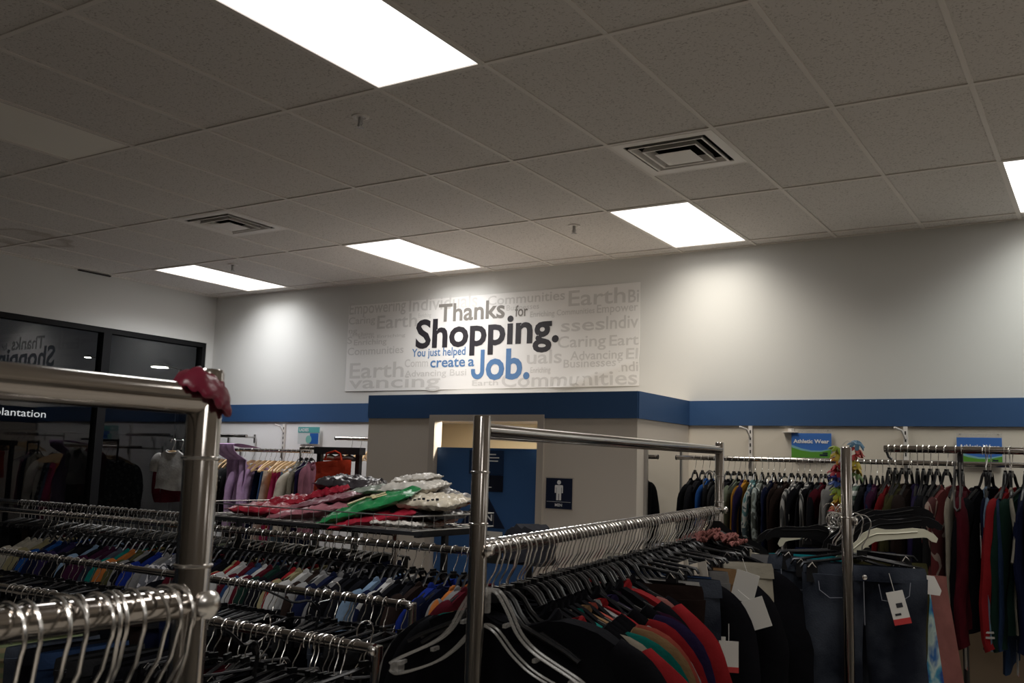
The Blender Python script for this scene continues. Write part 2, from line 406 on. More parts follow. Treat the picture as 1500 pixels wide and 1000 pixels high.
ME_spb = sb.mesh('sprinkler_body')
dfm = MB()
for i in range(10):
    a = i * pi / 5; dfm.prism([(.004, -.001), (.022, -.0025), (.022, .0025), (.004, .001)], -.0008, .0008)
    n = 8; dfm.v[-n:] = [tuple(Matrix.Rotation(a, 3, 'Z') @ Vector((q[0], q[2], q[1] - .062))) for q in dfm.v[-n:]]
ME_spd = dfm.mesh('deflector', False)
for x, y, lab in ((1.467, .201, 'fire sprinkler head beside the large lit ceiling light'), (1.363, 2.207, 'fire sprinkler head above the banner beside the right light'), (-4.46, 2.141, 'fire sprinkler head beside the leftmost lit ceiling light')):
    o = empty('sprinkler_head', (gx(0) + x * TX, gy(0) + y * TY, CZ + .0065)); tag(o, lab, 'sprinkler', 'ceiling sprinkler heads')
    link('escutcheon', ME_esc, M_vent, o); link('sprinkler_body', ME_spb, M_dwire, o); link('deflector', ME_spd, M_dwire, o)

# ------------------------------------------------------------------ banner and signs
BX0, BX1, BZ0, BZ1 = -6.49, -3.285, 2.572, 3.439
def bulge(x, z):
    u = (x - BX0) / (BX1 - BX0); v = (z - BZ0) / (BZ1 - BZ0)
    y = -.006 - .003 * sin(9 * u) * (1 - v) - .0025 * sin(23 * u + 2 * v)
    dd = (u - .80) * .9 - (v - .02) * .75          # diagonal pull at the lower right corner
    y -= .016 * math.exp(-(dd / .035) ** 2) * max(0, 1 - v * 1.6) * (1 if u > .7 else max(0, (u - .55) / .15))
    return y
ban = MB(); NU, NV = 90, 26
vs = []; fs = []
for s in (0, 1):
    for j in range(NV + 1):
        for i in range(NU + 1):
            x = BX0 + (BX1 - BX0) * i / NU; z = BZ0 + (BZ1 - BZ0) * j / NV
            vs.append((x, YB + (bulge(x, z) if s == 0 else min(-.0005, bulge(x, z) + .004)), z))
N = (NU + 1) * (NV + 1)
for s in (0, 1):
    for j in range(NV):
        for i in range(NU):
            a = s * N + j * (NU + 1) + i; q = (a, a + 1, a + NU + 2, a + NU + 1); fs.append(q if s == 0 else q[::-1])
for i in range(NU):
    fs.append((i, i + 1, N + i + 1, N + i)); a = NV * (NU + 1) + i; fs.append((a, N + a, N + a + 1, a + 1))
for j in range(NV):
    a = j * (NU + 1); c = a + NU + 1; fs.append((a, N + a, N + c, c)); a += NU; c += NU; fs.append((a, c, N + c, N + a))
ban.add(vs, fs)
banner = build('wall_banner', ban, mat('banner_vinyl', (.76, .745, .725), .55))
tag(banner, 'long white wall banner with grey word pattern and bold thank-you lettering', 'banner')
FAINT = [("Empowering", -6.483, 3.35, -5.76, .115), ("Individuals", -5.718, 3.335, -4.919, .13), ("Communities", -4.807, 3.338, -3.997, .085), ("Earth", -3.961, 3.277, -3.418, .135), ("Bi", -3.393, 3.272, -3.295, .11),
 ("Caring", -6.483, 3.248, -6.14, .07), ("Earth", -6.114, 3.186, -5.612, .13), ("Enriching", -5.60, 3.268, -5.45, .04), ("Businesses", -4.60, 3.275, -4.259, .05), ("Enriching Communities", -4.35, 3.202, -3.705, .05), ("Empower", -3.683, 3.2, -3.302, .07),
 ("sses", -4.03, 3.055, -3.605, .11), ("Indiv", -3.594, 3.058, -3.297, .11), ("ng", -6.477, 3.158, -6.365, .05), ("Enriching", -6.399, 3.033, -5.982, .055), ("S", -6.488, 3.052, -6.424, .07), ("Communities", -6.477, 2.935, -5.764, .075),
 ("Caring", -4.06, 2.915, -3.591, .1), ("Eart", -3.559, 2.914, -3.292, .09), ("Advancing", -3.931, 2.804, -3.431, .075), ("El", -3.403, 2.797, -3.296, .09), ("Earth", -6.436, 2.704, -5.751, .15), ("Comm", -5.742, 2.795, -5.46, .075), ("uals", -4.37, 2.785, -4.015, .12),
 ("Businesses", -3.996, 2.74, -3.492, .07), ("Indi", -3.47, 2.694, -3.294, .08), ("Advancing Busi", -5.737, 2.701, -5.02, .06), ("Enriching", -4.33, 2.704, -4.126, .05), ("Communities", -4.629, 2.584, -3.3, .12), ("Earth", -4.951, 2.602, -4.665, .05), ("vancing", -6.436, 2.60, -5.311, .12),
 ("Caring Business", -6.46, 3.125, -6.15, .035), ("Earth Enriching", -6.34, 3.095, -5.75, .03), ("Empowering", -5.70, 2.86, -5.68, .03), ("Businesses", -4.0, 3.4, -3.99, .02)]
FAINT = [q for q in FAINT if q[3] - q[1] > .05]
def on_banner(mb, off):
    mb.v = [(x, YB + bulge(x, z) - off, z) for x, y, z in mb.v]; return mb
for s, a, zb, c, h in FAINT: build('faint_word', on_banner(text_mb([(s, a, c, zb, h, .012)]), .0012), mat('banner_print_faint', (.59, .575, .555), .6), banner, smooth=False)
for q in [('Thanks', -5.362, -4.616, 3.217, .165, .02), ('for', -4.507, -4.375, 3.217, .10, .012)]: build('grey_lettering', on_banner(text_mb([q]), .002), mat('banner_print_grey', (.20, .185, .165), .6), banner, smooth=False)
for q in [('Shopping.', -5.62, -4.05, 2.977, .265, .026)]: build('black_lettering', on_banner(text_mb([q]), .002), mat('banner_print_black', (.018, .015, .02), .6), banner, smooth=False)
for q in [('You just helped', -5.657, -5.037, 2.892, .075, .014), ('create', -5.433, -5.037, 2.784, .095, .016), ('a', -5.004, -4.934, 2.784, .095, .016), ('ob.', -4.805, -4.338, 2.661, .265, .026)]: build('blue_lettering', on_banner(text_mb([q]), .002), mat('banner_print_blue', (.085, .19, .38), .6), banner, smooth=False)

J = [(-4.866, 2.93), (-4.822, 2.93), (-4.822, 2.735)]
cx, cz, ro, ri = -4.895, 2.733, .073, .029
J += [(cx + ro * cos(a), cz + ro * sin(a)) for a in [-pi * q / 10 for q in range(0, 11)]] + [(cx - ro, cz + .022), (cx - ri, cz + .022)] + [(cx + ri * cos(a), cz + ri * sin(a)) for a in [-pi + pi * q / 10 for q in range(0, 11)]]
jm = MB(); jm.add([(x, 0, z) for x, z in J], [tuple(range(len(J)))]); build('blue_lettering', on_banner(jm, .002), MATS['banner_print_blue'], banner, smooth=False)

def athletic_sign(x0, x1, z0, z1, lab):
    o = empty('department_sign', ((x0 + x1) / 2, YB - .03, z0)); tag(o, lab, 'sign', 'blue and green department signs')
    W = (x1 - x0) / 2; H = z1 - z0
    build('backing', MB().bbox(-W, W, 0, .008, 0, H), mat('sign_blue', (.05, .16, .50), .35), o)
    pg = [(-W, .0), (W, .0), (W, H * .34), (W * .5, H * .25), (0, H * .24), (-W * .5, H * .30), (-W, H * .42)]
    build('green_wave', MB().prism(pg, -.0015, 0), mat('sign_green', (.10, .30, .035), .4), o, smooth=False)
    pg = [(-W, H * .42), (-W * .5, H * .30), (0, H * .24), (W * .5, H * .25), (W, H * .34), (W, H * .38), (W * .5, H * .30), (0, H * .30), (-W * .5, H * .38), (-W, H * .52)]
    build('pale_wave', MB().prism(pg, -.0015, 0), mat('sign_pale', (.20, .42, .45), .4), o, smooth=False)
    build('lettering', text_mb([('Athletic Wear', -W * .9, W * .9, H * .60, H * .15, .03)]).xf(Matrix.Translation((0, -.002, 0))), M_white, o, smooth=False)
    mk = MB().box((W * .62, -.002, H * .12), (W * .4, .001, H * .07)); mk.box((W * .7, -.002, H * .2), (W * .25, .001, H * .05)); build('logo_mark', mk, M_navy, o, smooth=False)
    cl = MB()
    for s in (-.85, .85): cl.lathe([(.006, 0), (.006, .006)], 8, (s * W, -.004, H + .018))
    cl.bbox(-W, W, .001, .004, H, H + .03)
    build('hanging_clips', cl, M_clear, o)
athletic_sign(-2.03, -1.741, CAMZ + .128, CAMZ + .308, 'blue and green athletic wear sign near the colourful lei')
athletic_sign(-.907, -.631, CAMZ + .10, CAMZ + .288, 'blue and green athletic wear sign partly behind the right clothes rail')
o = empty('department_sign', (-6.925, YB - .03, CAMZ + .155)); tag(o, 'white and teal ladies department sign above the wooden hangers', 'sign')
build('backing', MB().bbox(-.148, .148, 0, .008, 0, .175), mat('sign_white', (.62, .66, .66), .4), o)
build('teal_header', MB().bbox(-.148, .148, -.0015, 0, .117, .175), mat('sign_teal', (.12, .42, .42), .4), o)
build('lettering', text_mb([('LADIES', -.13, 0.0, .131, .03, .03)]).xf(Matrix.Translation((0, -.003, 0))), M_white, o, smooth=False)
build('picture', MB().bbox(.02, .135, -.0018, 0, .005, .112), mat('sign_picture_blue', (.02, .12, .42), .4), o)
build('disc', MB().prism([(.005 + .04 * cos(q * pi / 8), .05 + .04 * sin(q * pi / 8)) for q in range(16)], -.0025, 0), mat('sign_mint', (.22, .5, .45), .4), o)
# restroom sign
o = empty('restroom_sign', (-3.468, YBX - .004, CAMZ - .30)); tag(o, 'navy square men restroom sign with white figure beside the blue door', 'sign')
build('border', MB().bbox(-.117, .117, -.001, .004, -.007, .229), M_frame, o); build('plate', MB().bbox(-.11, .11, -.004, -.001, 0, .222), M_navy, o)
pc = MB(); pc.prism([(.016 * cos(q * pi / 8), .192 + .016 * sin(q * pi / 8)) for q in range(16)], -.006, -.004)
pc.prism([(-.03, .172), (.03, .172), (.034, .165), (.034, .115), (.024, .115), (.024, .155), (.02, .155), (.02, .062), (.003, .062), (.003, .11), (-.003, .11), (-.003, .062), (-.02, .062), (-.02, .155), (-.024, .155), (-.024, .115), (-.034, .115), (-.034, .165)], -.006, -.004)
build('man_figure', pc, M_white, o, smooth=False)
build('lettering', text_mb([('MEN', -.03, .03, .018, .02, .03)]).xf(Matrix.Translation((0, -.006, 0))).bbox(-.1, .1, -.0055, -.004, .05, .052), M_white, o, smooth=False)
# notices on the door
yl = YBX + .03
o = empty('door_notice', (-4.14, yl - .001, CAMZ - .07)); tag(o, 'dark blue notice panel with white lines on the restroom door', 'notice')
build('plate', MB().bbox(-.16, .16, -.004, 0, 0, .185), mat('notice_blue', (.010, .03, .085), .4), o)
ln = MB()
for z, a in ((.15, .09), (.125, .12), (.10, .11)): ln.bbox(-.02, a, -.0052, -.004, z, z + .009)
build('lines', ln, M_white, o, smooth=False)
o = empty('door_notice', (-4.12, yl - .001, CAMZ - .20)); tag(o, 'black notice panel below the white-lined notice on the door', 'notice')
build('plate', MB().bbox(-.13, .14, -.006, 0, 0, .125), mat('notice_black', (.008, .01, .022), .35), o); build('lines', MB().bbox(-.06, .04, -.0072, -.006, .03, .036), M_white, o, smooth=False)
o = empty('door_sign', (-4.16, yl - .001, CAMZ - .475)); tag(o, 'dark navy triangle men sign on the blue door', 'sign')
build('plate', MB().prism([(-.21, 0), (.21, 0), (0, .30)], -.006, 0), M_navy, o, smooth=False)
build('lettering', text_mb([('MEN', -.075, .095, .055, .045, .03)]).xf(Matrix.Translation((0, -.008, 0))).bbox(-.02, -.005, -.0075, -.006, .12, .19).bbox(.015, .028, -.0075, -.006, .12, .19), M_white, o, smooth=False)
o = empty('flyer', (-4.12, yl - .001, CAMZ - .74)); tag(o, 'white topped flyer with green and black picture below the triangle', 'flyer')
build('sheet', MB().bbox(-.13, .15, -.003, 0, 0, .24), mat('flyer_black', (.015, .015, .012), .5), o)
build('white_heading', MB().bbox(-.13, .15, -.0045, -.003, .15, .24), M_paper, o); build('green_panel', MB().bbox(-.13, -.02, -.0045, -.003, 0, .15), mat('flyer_green', (.10, .19, .03), .5), o)
build('lettering', text_mb([('Men', -.04, .03, .20, .016, .02)]).xf(Matrix.Translation((0, -.006, 0))).bbox(-.04, .11, -.0055, -.0045, .175, .181), M_ink, o, smooth=False)
# mirror on the side of the restroom block
o = empty('wall_mirror', (XB1, 6.655, 0)); tag(o, 'tall wall mirror with thin silver frame on the restroom side wall', 'mirror')
build('glass', MB().bbox(.012, .016, -.32, .32, .35, CAMZ + .15), M_mirror, o, smooth=False)
m = MB()
for (a, c) in ((-.335, -.315), (.315, .335)): m.bbox(.001, .025, a, c, .33, CAMZ + .17)
m.bbox(.001, .025, -.315, .315, CAMZ + .148, CAMZ + .17); m.bbox(.001, .025, -.315, .315, .33, .35)
build('frame', m, M_dwire, o, smooth=False)
# wall standards on the cream panels
for x, lab in ((-2.345, 'slotted metal wall standard next to the restroom block'), (-1.235, 'slotted metal wall standard above the higher clothes rail'), (-7.29, 'slotted metal wall standard in the ladies corner'), (-.1, 'slotted metal wall standard at the far right')):
    o = build('wall_standard', MB().bbox(-.014, .014, -.022, 0, 0.1, ST0 - .002), M_vent, loc=(x, YB, 0)); tag(o, lab, 'wall standard', 'metal wall standards')
    m = MB()
    for q in range(7): m.bbox(-.005, .005, -.0235, -.022, ST0 - .06 - q * .05, ST0 - .035 - q * .05)
    build('slots', m, M_ventdark, o, smooth=False)
    build('bracket', MB().tube([(0, -.02, ST0 - .09), (-.02, -.05, ST0 - .03), (-.06, -.09, ST0 - .012)], .008, 8), M_vent, o)
o = build('wall_bracket', MB().bbox(-.055, .055, -.05, 0, -.003, .003).bbox(-.02, .02, -.01, 0, -.003, .03), M_vent, loc=(-2.04, YB, CAMZ + .315)); tag(o, 'small empty metal shelf bracket below the blue band', 'bracket')
def smooth(pts, k=5):
    P = [Vector(q) for q in pts]; out = []
    for i in range(len(P) - 1):
        a, b, c, d = P[max(i - 1, 0)], P[i], P[i + 1], P[min(i + 2, len(P) - 1)]
        for q in range(k):
            t = q / k; out.append(.5 * ((2 * b) + (c - a) * t + (2 * a - 5 * b + 4 * c - d) * t * t + (3 * b - a - 3 * c + d) * t ** 3))
    return out + [P[-1]]

# ------------------------------------------------------------------ hangers
RR = .016       # hang rail radius
def arc(c, r, a0, a1, n): return [(c[0] + r * cos(radians(a0 + (a1 - a0) * i / n)), 0, c[1] + r * sin(radians(a0 + (a1 - a0) * i / n))) for i in range(n + 1)]
def hook_pts(z1=-.105, r=.0285):
    p = arc((0, -.0095), r, 200, -30, 14)
    return p + [(.019, 0, -.048), (.008, 0, -.066), (.001, 0, -.078), (0, 0, z1)]
def hook_mb(z1=-.105, w=.0021): return MB().tube(hook_pts(z1), w, 6)
ME_hook = hook_mb().mesh('hook'); ME_hookL = hook_mb(-.125, .0022).mesh('hook_long')
def sym(pts): return [(-x, y, z) for x, y, z in reversed(pts)] + list(pts)
def body_shirt(drop=.075, half=.21, w=.007):
    m = MB(); z = -.10
    p = sym([(.010, 0, z), (.026, 0, z - .003), (.042, 0, z - .016), (.058, 0, z - .042), (.078, 0, z - .062), (.13, 0, z - .084), (.18, 0, z - .106), (half, 0, z - .124)])
    m.tube(p, w, 6, ry=w * .7)
    m.box((0, 0, z - .004), (.03, .012, .03)); return m
ME_hshirt = body_shirt().mesh('hanger_body')
def body_clip():
    m = MB(); z = -.118
    m.tube(sym([(.0, 0, z + .01), (.05, 0, z), (.12, 0, z - .012), (.175, 0, z - .02), (.185, 0, z - .035)]), .0075, 6, ry=.005); m.box((0, 0, z + .012), (.03, .012, .03)); return m
ME_hclip = body_clip().mesh('hanger_bar')
def clip_pair():
    m = MB()
    for q in (-1, 1): m.box((0, q * .006, -.165), (.034, .006, .062), Matrix.Rotation(q * .12, 3, 'X'))
    m.box((0, 0, -.142), (.03, .014, .012)); return m
ME_clip = clip_pair().mesh('clip', False)
def clip_wire():
    m = MB()
    m.tube([(-.012, -.012, -.15), (0, -.014, -.135), (.012, -.012, -.15)], .002, 5)
    return m
ME_cwire = clip_wire().mesh('spring_wire')
def body_wood():
    m = MB()
    top = [(.0, .0), (.03, -.004), (.08, -.024), (.15, -.052), (.205, -.085), (.222, -.10)]
    bot = [(.222, -.115), (.205, -.108), (.15, -.078), (.08, -.05), (.03, -.034), (0, -.03)]
    poly = [(x, z - .095) for x, z in top] + [(x, z - .095) for x, z in bot]
    poly += [(-x, z - .095) for x, z in bot[::-1][1:]] + [(-x, z - .095) for x, z in top[::-1][:-1]]
    m.prism(poly, -.006, .006); m.tube([(-.2, 0, -.195), (.2, 0, -.195)], .005, 6); return m
ME_hwood = body_wood().mesh('hanger_body_wood')
def body_cream():
    m = MB()
    top = [(0, 0), (.03, -.002), (.06, -.02), (.10, -.035), (.16, -.05), (.2, -.07), (.225, -.1)]
    bot = [(.232, -.122), (.22, -.135), (.205, -.125), (.195, -.105), (.18, -.098), (.16, -.092), (.10, -.075), (.05, -.06), (0, -.05)]
    poly = [(x, z - .095) for x, z in top + bot] + [(-x, z - .095) for x, z in (top + bot)[::-1][1:-1]]
    m.prism(poly, -.006, .006)
    m.tube(sym([(.02, -.007, -.118), (.09, -.007, -.142), (.17, -.007, -.165)]), .003, 5); return m
ME_hcream = body_cream().mesh('hanger_body_cream')
def body_clear():
    m = MB(); z = -.10
    for y in (-.012, .012):
        m.tube(smooth(sym([(.01, y, z + .012), (.03, y, z + .006), (.055, y, z - .03), (.08, y, z - .075), (.12, y, z - .11), (.2, y, z - .15), (.225, y, z - .165)])), .0036, 6)
        m.tube(smooth(sym([(.02, y, z - .07), (.07, y, z - .12), (.12, y, z - .155), (.2, y, z - .185), (.225, y, z - .18)])), .003, 6)
    for x, zz in ((-.2, -.262), (-.12, -.225), (.12, -.225), (.2, -.262), (0, -.095), (-.05, -.16), (.05, -.16)): m.box((x, 0, zz), (.008, .03, .008))
    m.box((0, 0, z - .015), (.016, .014, .045)); m.box((-.212, 0, -.272), (.02, .03, .022)); m.box((.212, 0, -.272), (.02, .03, .022)); return m
ME_hclear = body_clear().mesh('hanger_body_clear')

HKIND = {'shirt': (ME_hshirt, ME_hook), 'clip': (ME_hclip, ME_hookL), 'wood': (ME_hwood, ME_hook), 'cream': (ME_hcream, ME_hook), 'clear': (ME_hclear, ME_hook), 'flat': (ME_hcream, ME_hook)}
def hanger(kind, loc, rz, label, group, ry=0, rx=0, hooked=True):
    bm_, hk = HKIND[kind]
    mm = {'wood': M_wood, 'cream': M_creamplastic, 'clear': M_clear}.get(kind, M_plastic)
    o = link('hanger', bm_, mm, None, loc, (rx, ry, rz)); tag(o, label, 'hanger', group)
    if hooked: link('hook', hk, M_wire, o)
    if kind == 'clip':
        for s in (-.15, .15): k = link('clip', ME_clip, M_plastic, o, (s, 0, 0)); link('spring_wire', ME_cwire, M_wire, k)
    return o

# ------------------------------------------------------------------ garments (origin on the rail axis, local X across the rail)
def nz(x, y, z, s): return noise.noise(Vector((x * s, y * s, z * s)))
def shirt_parts(hw=.22, L=.72, T=.03, long=True, seed=0, sag=.0, hood=False, neck=.092, slope=.055):
    r = random.Random(seed); ph = r.uniform(0, 6); zt = -.142
    def top(x):
        a = abs(x)
        if a < neck: return zt - .022 * (1 - (a / neck) ** 2)
        s = (a - neck) / (hw - neck); return zt - slope * s - (.03 + sag) * s ** 3
    def Fn(u, v, sd):
        w = hw * (1 - .05 * sin(pi * v)) + .015 * v
        x = u * w; z = top(u * hw) * (1 - v) + (-L) * v + .012 * sin(3 * u + ph) * v
        e = max(0, 1 - abs(u) ** 5); t = (T * .55 + T * .6 * min(1, v * 2.5)) * (e ** .5) + .003
        f = .010 * sin(5 * u + ph + 2 * v) * v + .012 * nz(x + seed, z, 0, 7)
        return (x, sd * t + f, z)
    body = MB().shell(Fn, 14, 14)
    def sleeve(s):
        if long: P = [(hw * .80, zt - .055), (hw * .98, zt - .085 - sag), (hw + .035, zt - .15 - sag), (hw + .058, zt - .26 - sag), (hw + .064, zt - .40), (hw + .066, zt - .52), (hw + .06, zt - .585), (hw + .06, zt - .62)]; R = [.035, .058, .068, .066, .06, .054, .05, .036]
        else: P = [(hw * .80, zt - .055), (hw * .98, zt - .085 - sag), (hw + .03, zt - .14 - sag), (hw + .05, zt - .22), (hw + .058, zt - .28)]; R = [.035, .06, .072, .072, .07]
        m = MB(); n = 10
        S = smooth([(s * x, R[i], z) for i, (x, z) in enumerate(P)], 3)
        m.tube([(q.x, .01 * sin(i / 3 + ph), q.z) for i, q in enumerate(S)], [q.y for q in S], n, ry=[T * .75] * len(S), up=(0, 1, 0))
        m.v = [(x + .008 * nz(x, y, z + seed, 9), y + .010 * nz(z, x, seed, 8), z) for x, y, z in m.v]
        return m
    cm = MB()
    cm.tube([(x, y, top(0) + .016 + .012 * cos(a * 2) - (.018 if y < 0 else 0)) for a, x, y in [(q * pi / 8, neck * 1.0 * cos(q * pi / 8), (T + .005) * sin(q * pi / 8)) for q in range(16)]], .009, 6, ry=.017, closed=True)
    d = {'body': body, 'sleeve_r': sleeve(1), 'sleeve_l': sleeve(-1), 'collar': cm}
    if hood:
        hm = MB().shell(lambda u, v, sd: (u * .12 * (1 - .2 * v), -T - .03 - .02 * sd * sqrt(max(0, 1 - u * u)) * (1 - v * .3), zt + .01 - .2 * v), 8, 6); d['hood'] = hm
    return {k: m.mesh(k) for k, m in d.items()}
def pants_parts(w=.18, L=.95, T=.026, seed=0, flare=0.0, zt=-.175):
    r = random.Random(seed); ph = r.uniform(0, 6); m = MB()
    for s in (-1, 1):
        P = []; R = []; RY = []
        for i in range(11):
            v = i / 10; P.append((s * (w * .5 + .012 * v) + .012 * sin(3 * v + ph) * v, .012 * sin(4 * v + ph + s), zt - .02 - L * v))
            R.append(w * .52 * (1 - .22 * v) + flare * v); RY.append(T * (1.1 - .25 * v))
        m.tube(P, R, 12, ry=RY, up=(0, 1, 0))
    m.v = [(x + .01 * nz(x, y + seed, z, 8), y + .012 * nz(z, x, seed + y, 9), z) for x, y, z in m.v]
    b = MB(); b.tube([(0, 0, zt + .018), (0, 0, zt), (0, 0, zt - .035)], [w * 1.0, w * 1.02, w * 1.03], 16, ry=[T * .9, T * 1.1, T * 1.2], up=(0, 1, 0), cap=False)
    return {'body': m.mesh('trouser_legs'), 'waistband': b.mesh('waistband')}
def skirt_parts(w=.16, L=.55, seed=0, flare=.1, zt=-.165):
    def Fn(u, v, sd):
        x = u * (w + flare * v); e = max(0, 1 - abs(u) ** 4) ** .5
        return (x, sd * (.02 + .012 * v) * e + .014 * v * sin(11 * u + seed), zt - L * v)
    b = MB().tube([(0, 0, zt + .02), (0, 0, zt - .03)], [w, w * 1.02], 16, ry=[.022, .024], up=(0, 1, 0), cap=False)
    return {'body': MB().shell(Fn, 20, 10).mesh('skirt_panel'), 'waistband': b.mesh('waistband')}
def G_shirt(**k): return shirt_parts(**k)
LIB = {
 'shirt': [shirt_parts(seed=i, L=.70 + .05 * i, T=.024) for i in range(4)],
 'tee': [shirt_parts(seed=10 + i, L=.66 + .04 * i, long=False, T=.022) for i in range(3)],
 'sweater': [shirt_parts(seed=20 + i, hw=.235, L=.68, T=.034, sag=.02) for i in range(2)],
 'bigsweater': [shirt_parts(seed=30, hw=.275, L=.80, T=.042, sag=.035), shirt_parts(seed=31, hw=.30, L=.80, T=.05, sag=.02, slope=.018, neck=.10)],
 'jacket': [shirt_parts(seed=40 + i, hw=.24, L=.70, T=.045, sag=.01) for i in range(2)],
 'hoodie': [shirt_parts(seed=50, hw=.235, L=.72, T=.04, sag=.02, hood=True)],
 'pants': [pants_parts(seed=60 + i) for i in range(3)],
 'jeans': [pants_parts(w=.205, T=.032, seed=70 + i) for i in range(2)],
 'skirt': [skirt_parts(seed=80), skirt_parts(seed=81, L=.7, flare=.14)],
}
ME_tag = MB().box((0, 0, -.045), (.045, .0015, .09)).tube([(0, 0, 0), (0, 0, .05)], .0008, 4).mesh('tag_card', False)
ME_tagb = MB().box((0, -.0006, -.083), (.0455, .0016, .016)).mesh('tag_band', False)
NAMES = {'shirt': 'shirt', 'tee': 't_shirt', 'sweater': 'sweater', 'bigsweater': 'sweater', 'jacket': 'jacket', 'hoodie': 'hoodie', 'pants': 'trousers', 'jeans': 'jeans', 'skirt': 'skirt'}
CATS = {'shirt': 'shirt', 'tee': 't-shirt', 'sweater': 'sweater', 'bigsweater': 'sweater', 'jacket': 'jacket', 'hoodie': 'hoodie', 'pants': 'trousers', 'jeans': 'jeans', 'skirt': 'skirt'}
def garment(kind, m, loc, rz, label, group, var=0, sy=1.0, sx=1.0, trim=None, price=None, parts=True, sz=1.0):
    lib = LIB[kind]; pr = lib[var % len(lib)]
    o = link(NAMES[kind], pr['body'], m, None, loc, (0, 0, rz), (sx, sy, sz)); tag(o, label, CATS[kind], group)
    for k, me in pr.items():
        if k == 'body': continue
        nm = 'sleeve' if k.startswith('sleeve') else k
        link(nm, me, (trim if trim is not None and k in ('collar', 'waistband') else m), o)
    if price is not None:
        c = link('price_tag', ME_tag, M_paper, o, price[:3], (0, 0, price[3] if len(price) > 3 else pi / 2)); link('price_band', ME_tagb, M_tagred, c)
    return o

# colours
C = dict(black=(.0045, .0045, .006), charcoal=(.03, .03, .032), navy=(.010, .014, .045), denim=(.03, .06, .14), darkdenim=(.014, .022, .05), blue=(.02, .09, .32), royal=(.012, .03, .22),
 purple=(.03, .02, .07), plum=(.05, .012, .035), maroon=(.10, .010, .018), red=(.32, .02, .024), coral=(.50, .11, .08), orange=(.50, .16, .04), mustard=(.42, .20, .03), olive=(.09, .085, .035), khaki=(.36, .31, .17),
 cream=(.55, .50, .40), white=(.62, .60, .57), grey=(.24, .23, .225), lgrey=(.38, .37, .36), tan=(.34, .20, .10), brown=(.06, .032, .022), dkbrown=(.028, .017, .014), green=(.02, .11, .05), dkgreen=(.012, .035, .026), teal=(.01, .20, .17), aqua=(.02, .26, .30),
 lilac=(.50, .34, .56), pink=(.52, .22, .30), rose=(.42, .17, .15), lblue=(.25, .36, .50), sage=(.20, .23, .17))
DIM = .55
C = {k: tuple(q * (1 if k in ('lilac', 'black', 'aqua') else DIM) for q in v) for k, v in C.items()}
C.update(brightcream=(.58, .53, .45), hotpink=(.50, .05, .15), brightorange=(.60, .18, .04), brightblue=(.06, .13, .30))
WORD = dict(brightcream='pale cream', hotpink='bright pink', brightorange='bright orange', brightblue='mid blue', lgrey='light grey', dkbrown='very dark brown', dkgreen='dark green', lblue='light blue', darkdenim='dark denim blue', denim='denim blue', khaki='khaki')
def cw(c): return WORD.get(c, c)
def denim():
    m, nt, b = principled('denim_faded'); L = nt.links; b.inputs['Roughness'].default_value = .9; b.inputs['Specular IOR Level'].default_value = .2
    tc = nt.nodes.new('ShaderNodeTexCoord'); n = nt.nodes.new('ShaderNodeTexNoise'); n.inputs['Scale'].default_value = 4.5; n.inputs['Detail'].default_value = 6
    r_ = nt.nodes.new('ShaderNodeValToRGB'); e = r_.color_ramp.elements
    e[0].position = .40; e[0].color = (.005, .007, .014, 1); e[1].position = .72; e[1].color = (.055, .065, .085, 1)
    L.new(tc.outputs['Object'], n.inputs['Vector']); L.new(n.outputs['Fac'], r_.inputs['Fac']); L.new(r_.outputs['Color'], b.inputs['Base Color'])
    w = nt.nodes.new('ShaderNodeTexNoise'); w.inputs['Scale'].default_value = 160; bp = nt.nodes.new('ShaderNodeBump'); bp.inputs['Strength'].default_value = .3; bp.inputs['Distance'].default_value = .004
    L.new(tc.outputs['Object'], w.inputs['Vector']); L.new(w.outputs['Fac'], bp.inputs['Height']); L.new(bp.outputs['Normal'], b.inputs['Normal'])
    return m
DENIM = denim()
P_camo = ramp_mat('camo_maroon', 'camo', [(.14, .02, .02), (.32, .24, .2), (.07, .012, .012)], 9)
P_gcamo = ramp_mat('camo_grey', 'camo', [(.07, .08, .07), (.22, .25, .24), (.03, .035, .03)], 10)
P_wteal = ramp_mat('print_teal_white', 'camo', [(.05, .13, .14), (.32, .32, .3), (.03, .05, .06)], 14)
P_print = ramp_mat('print_black_white', 'spots', [(.36, .35, .33), (.012, .012, .014)], 22)
P_plaid = ramp_mat('check_khaki', 'stripe', [(.25, .20, .11), (.16, .19, .09)], 9)
P_dye = ramp_mat('tie_dye', 'dye', [(.01, .05, .22), (.05, .24, .36), (.42, .52, .48), (.02, .10, .30)], 11)
P_stripe = ramp_mat('stripe_grey_black', 'vstripe', [(.24, .23, .22), (.02, .02, .02)], 6)
P_hstripe = ramp_mat('stripe_white_green', 'stripe', [(.42, .42, .40), (.05, .08, .06)], 5)
P_leop = ramp_mat('print_grey_leaf', 'camo', [(.08, .08, .09), (.42, .40, .4), (.04, .04, .05)], 16)
PW = {'camo_maroon': 'maroon and white camouflage', 'camo_grey': 'grey camouflage', 'print_teal_white': 'white and teal patterned', 'print_black_white': 'black and white printed', 'check_khaki': 'khaki checked', 'tie_dye': 'blue tie-dye', 'stripe_grey_black': 'grey and black striped', 'stripe_white_green': 'white and green striped', 'print_grey_leaf': 'grey patterned'}
def mk(c):
    if isinstance(c, str): return (DENIM if c in ('darkdenim', 'navyjeans') else cloth(C[c], 'cloth_' + c)), cw(c)
    return c, PW[c.name]

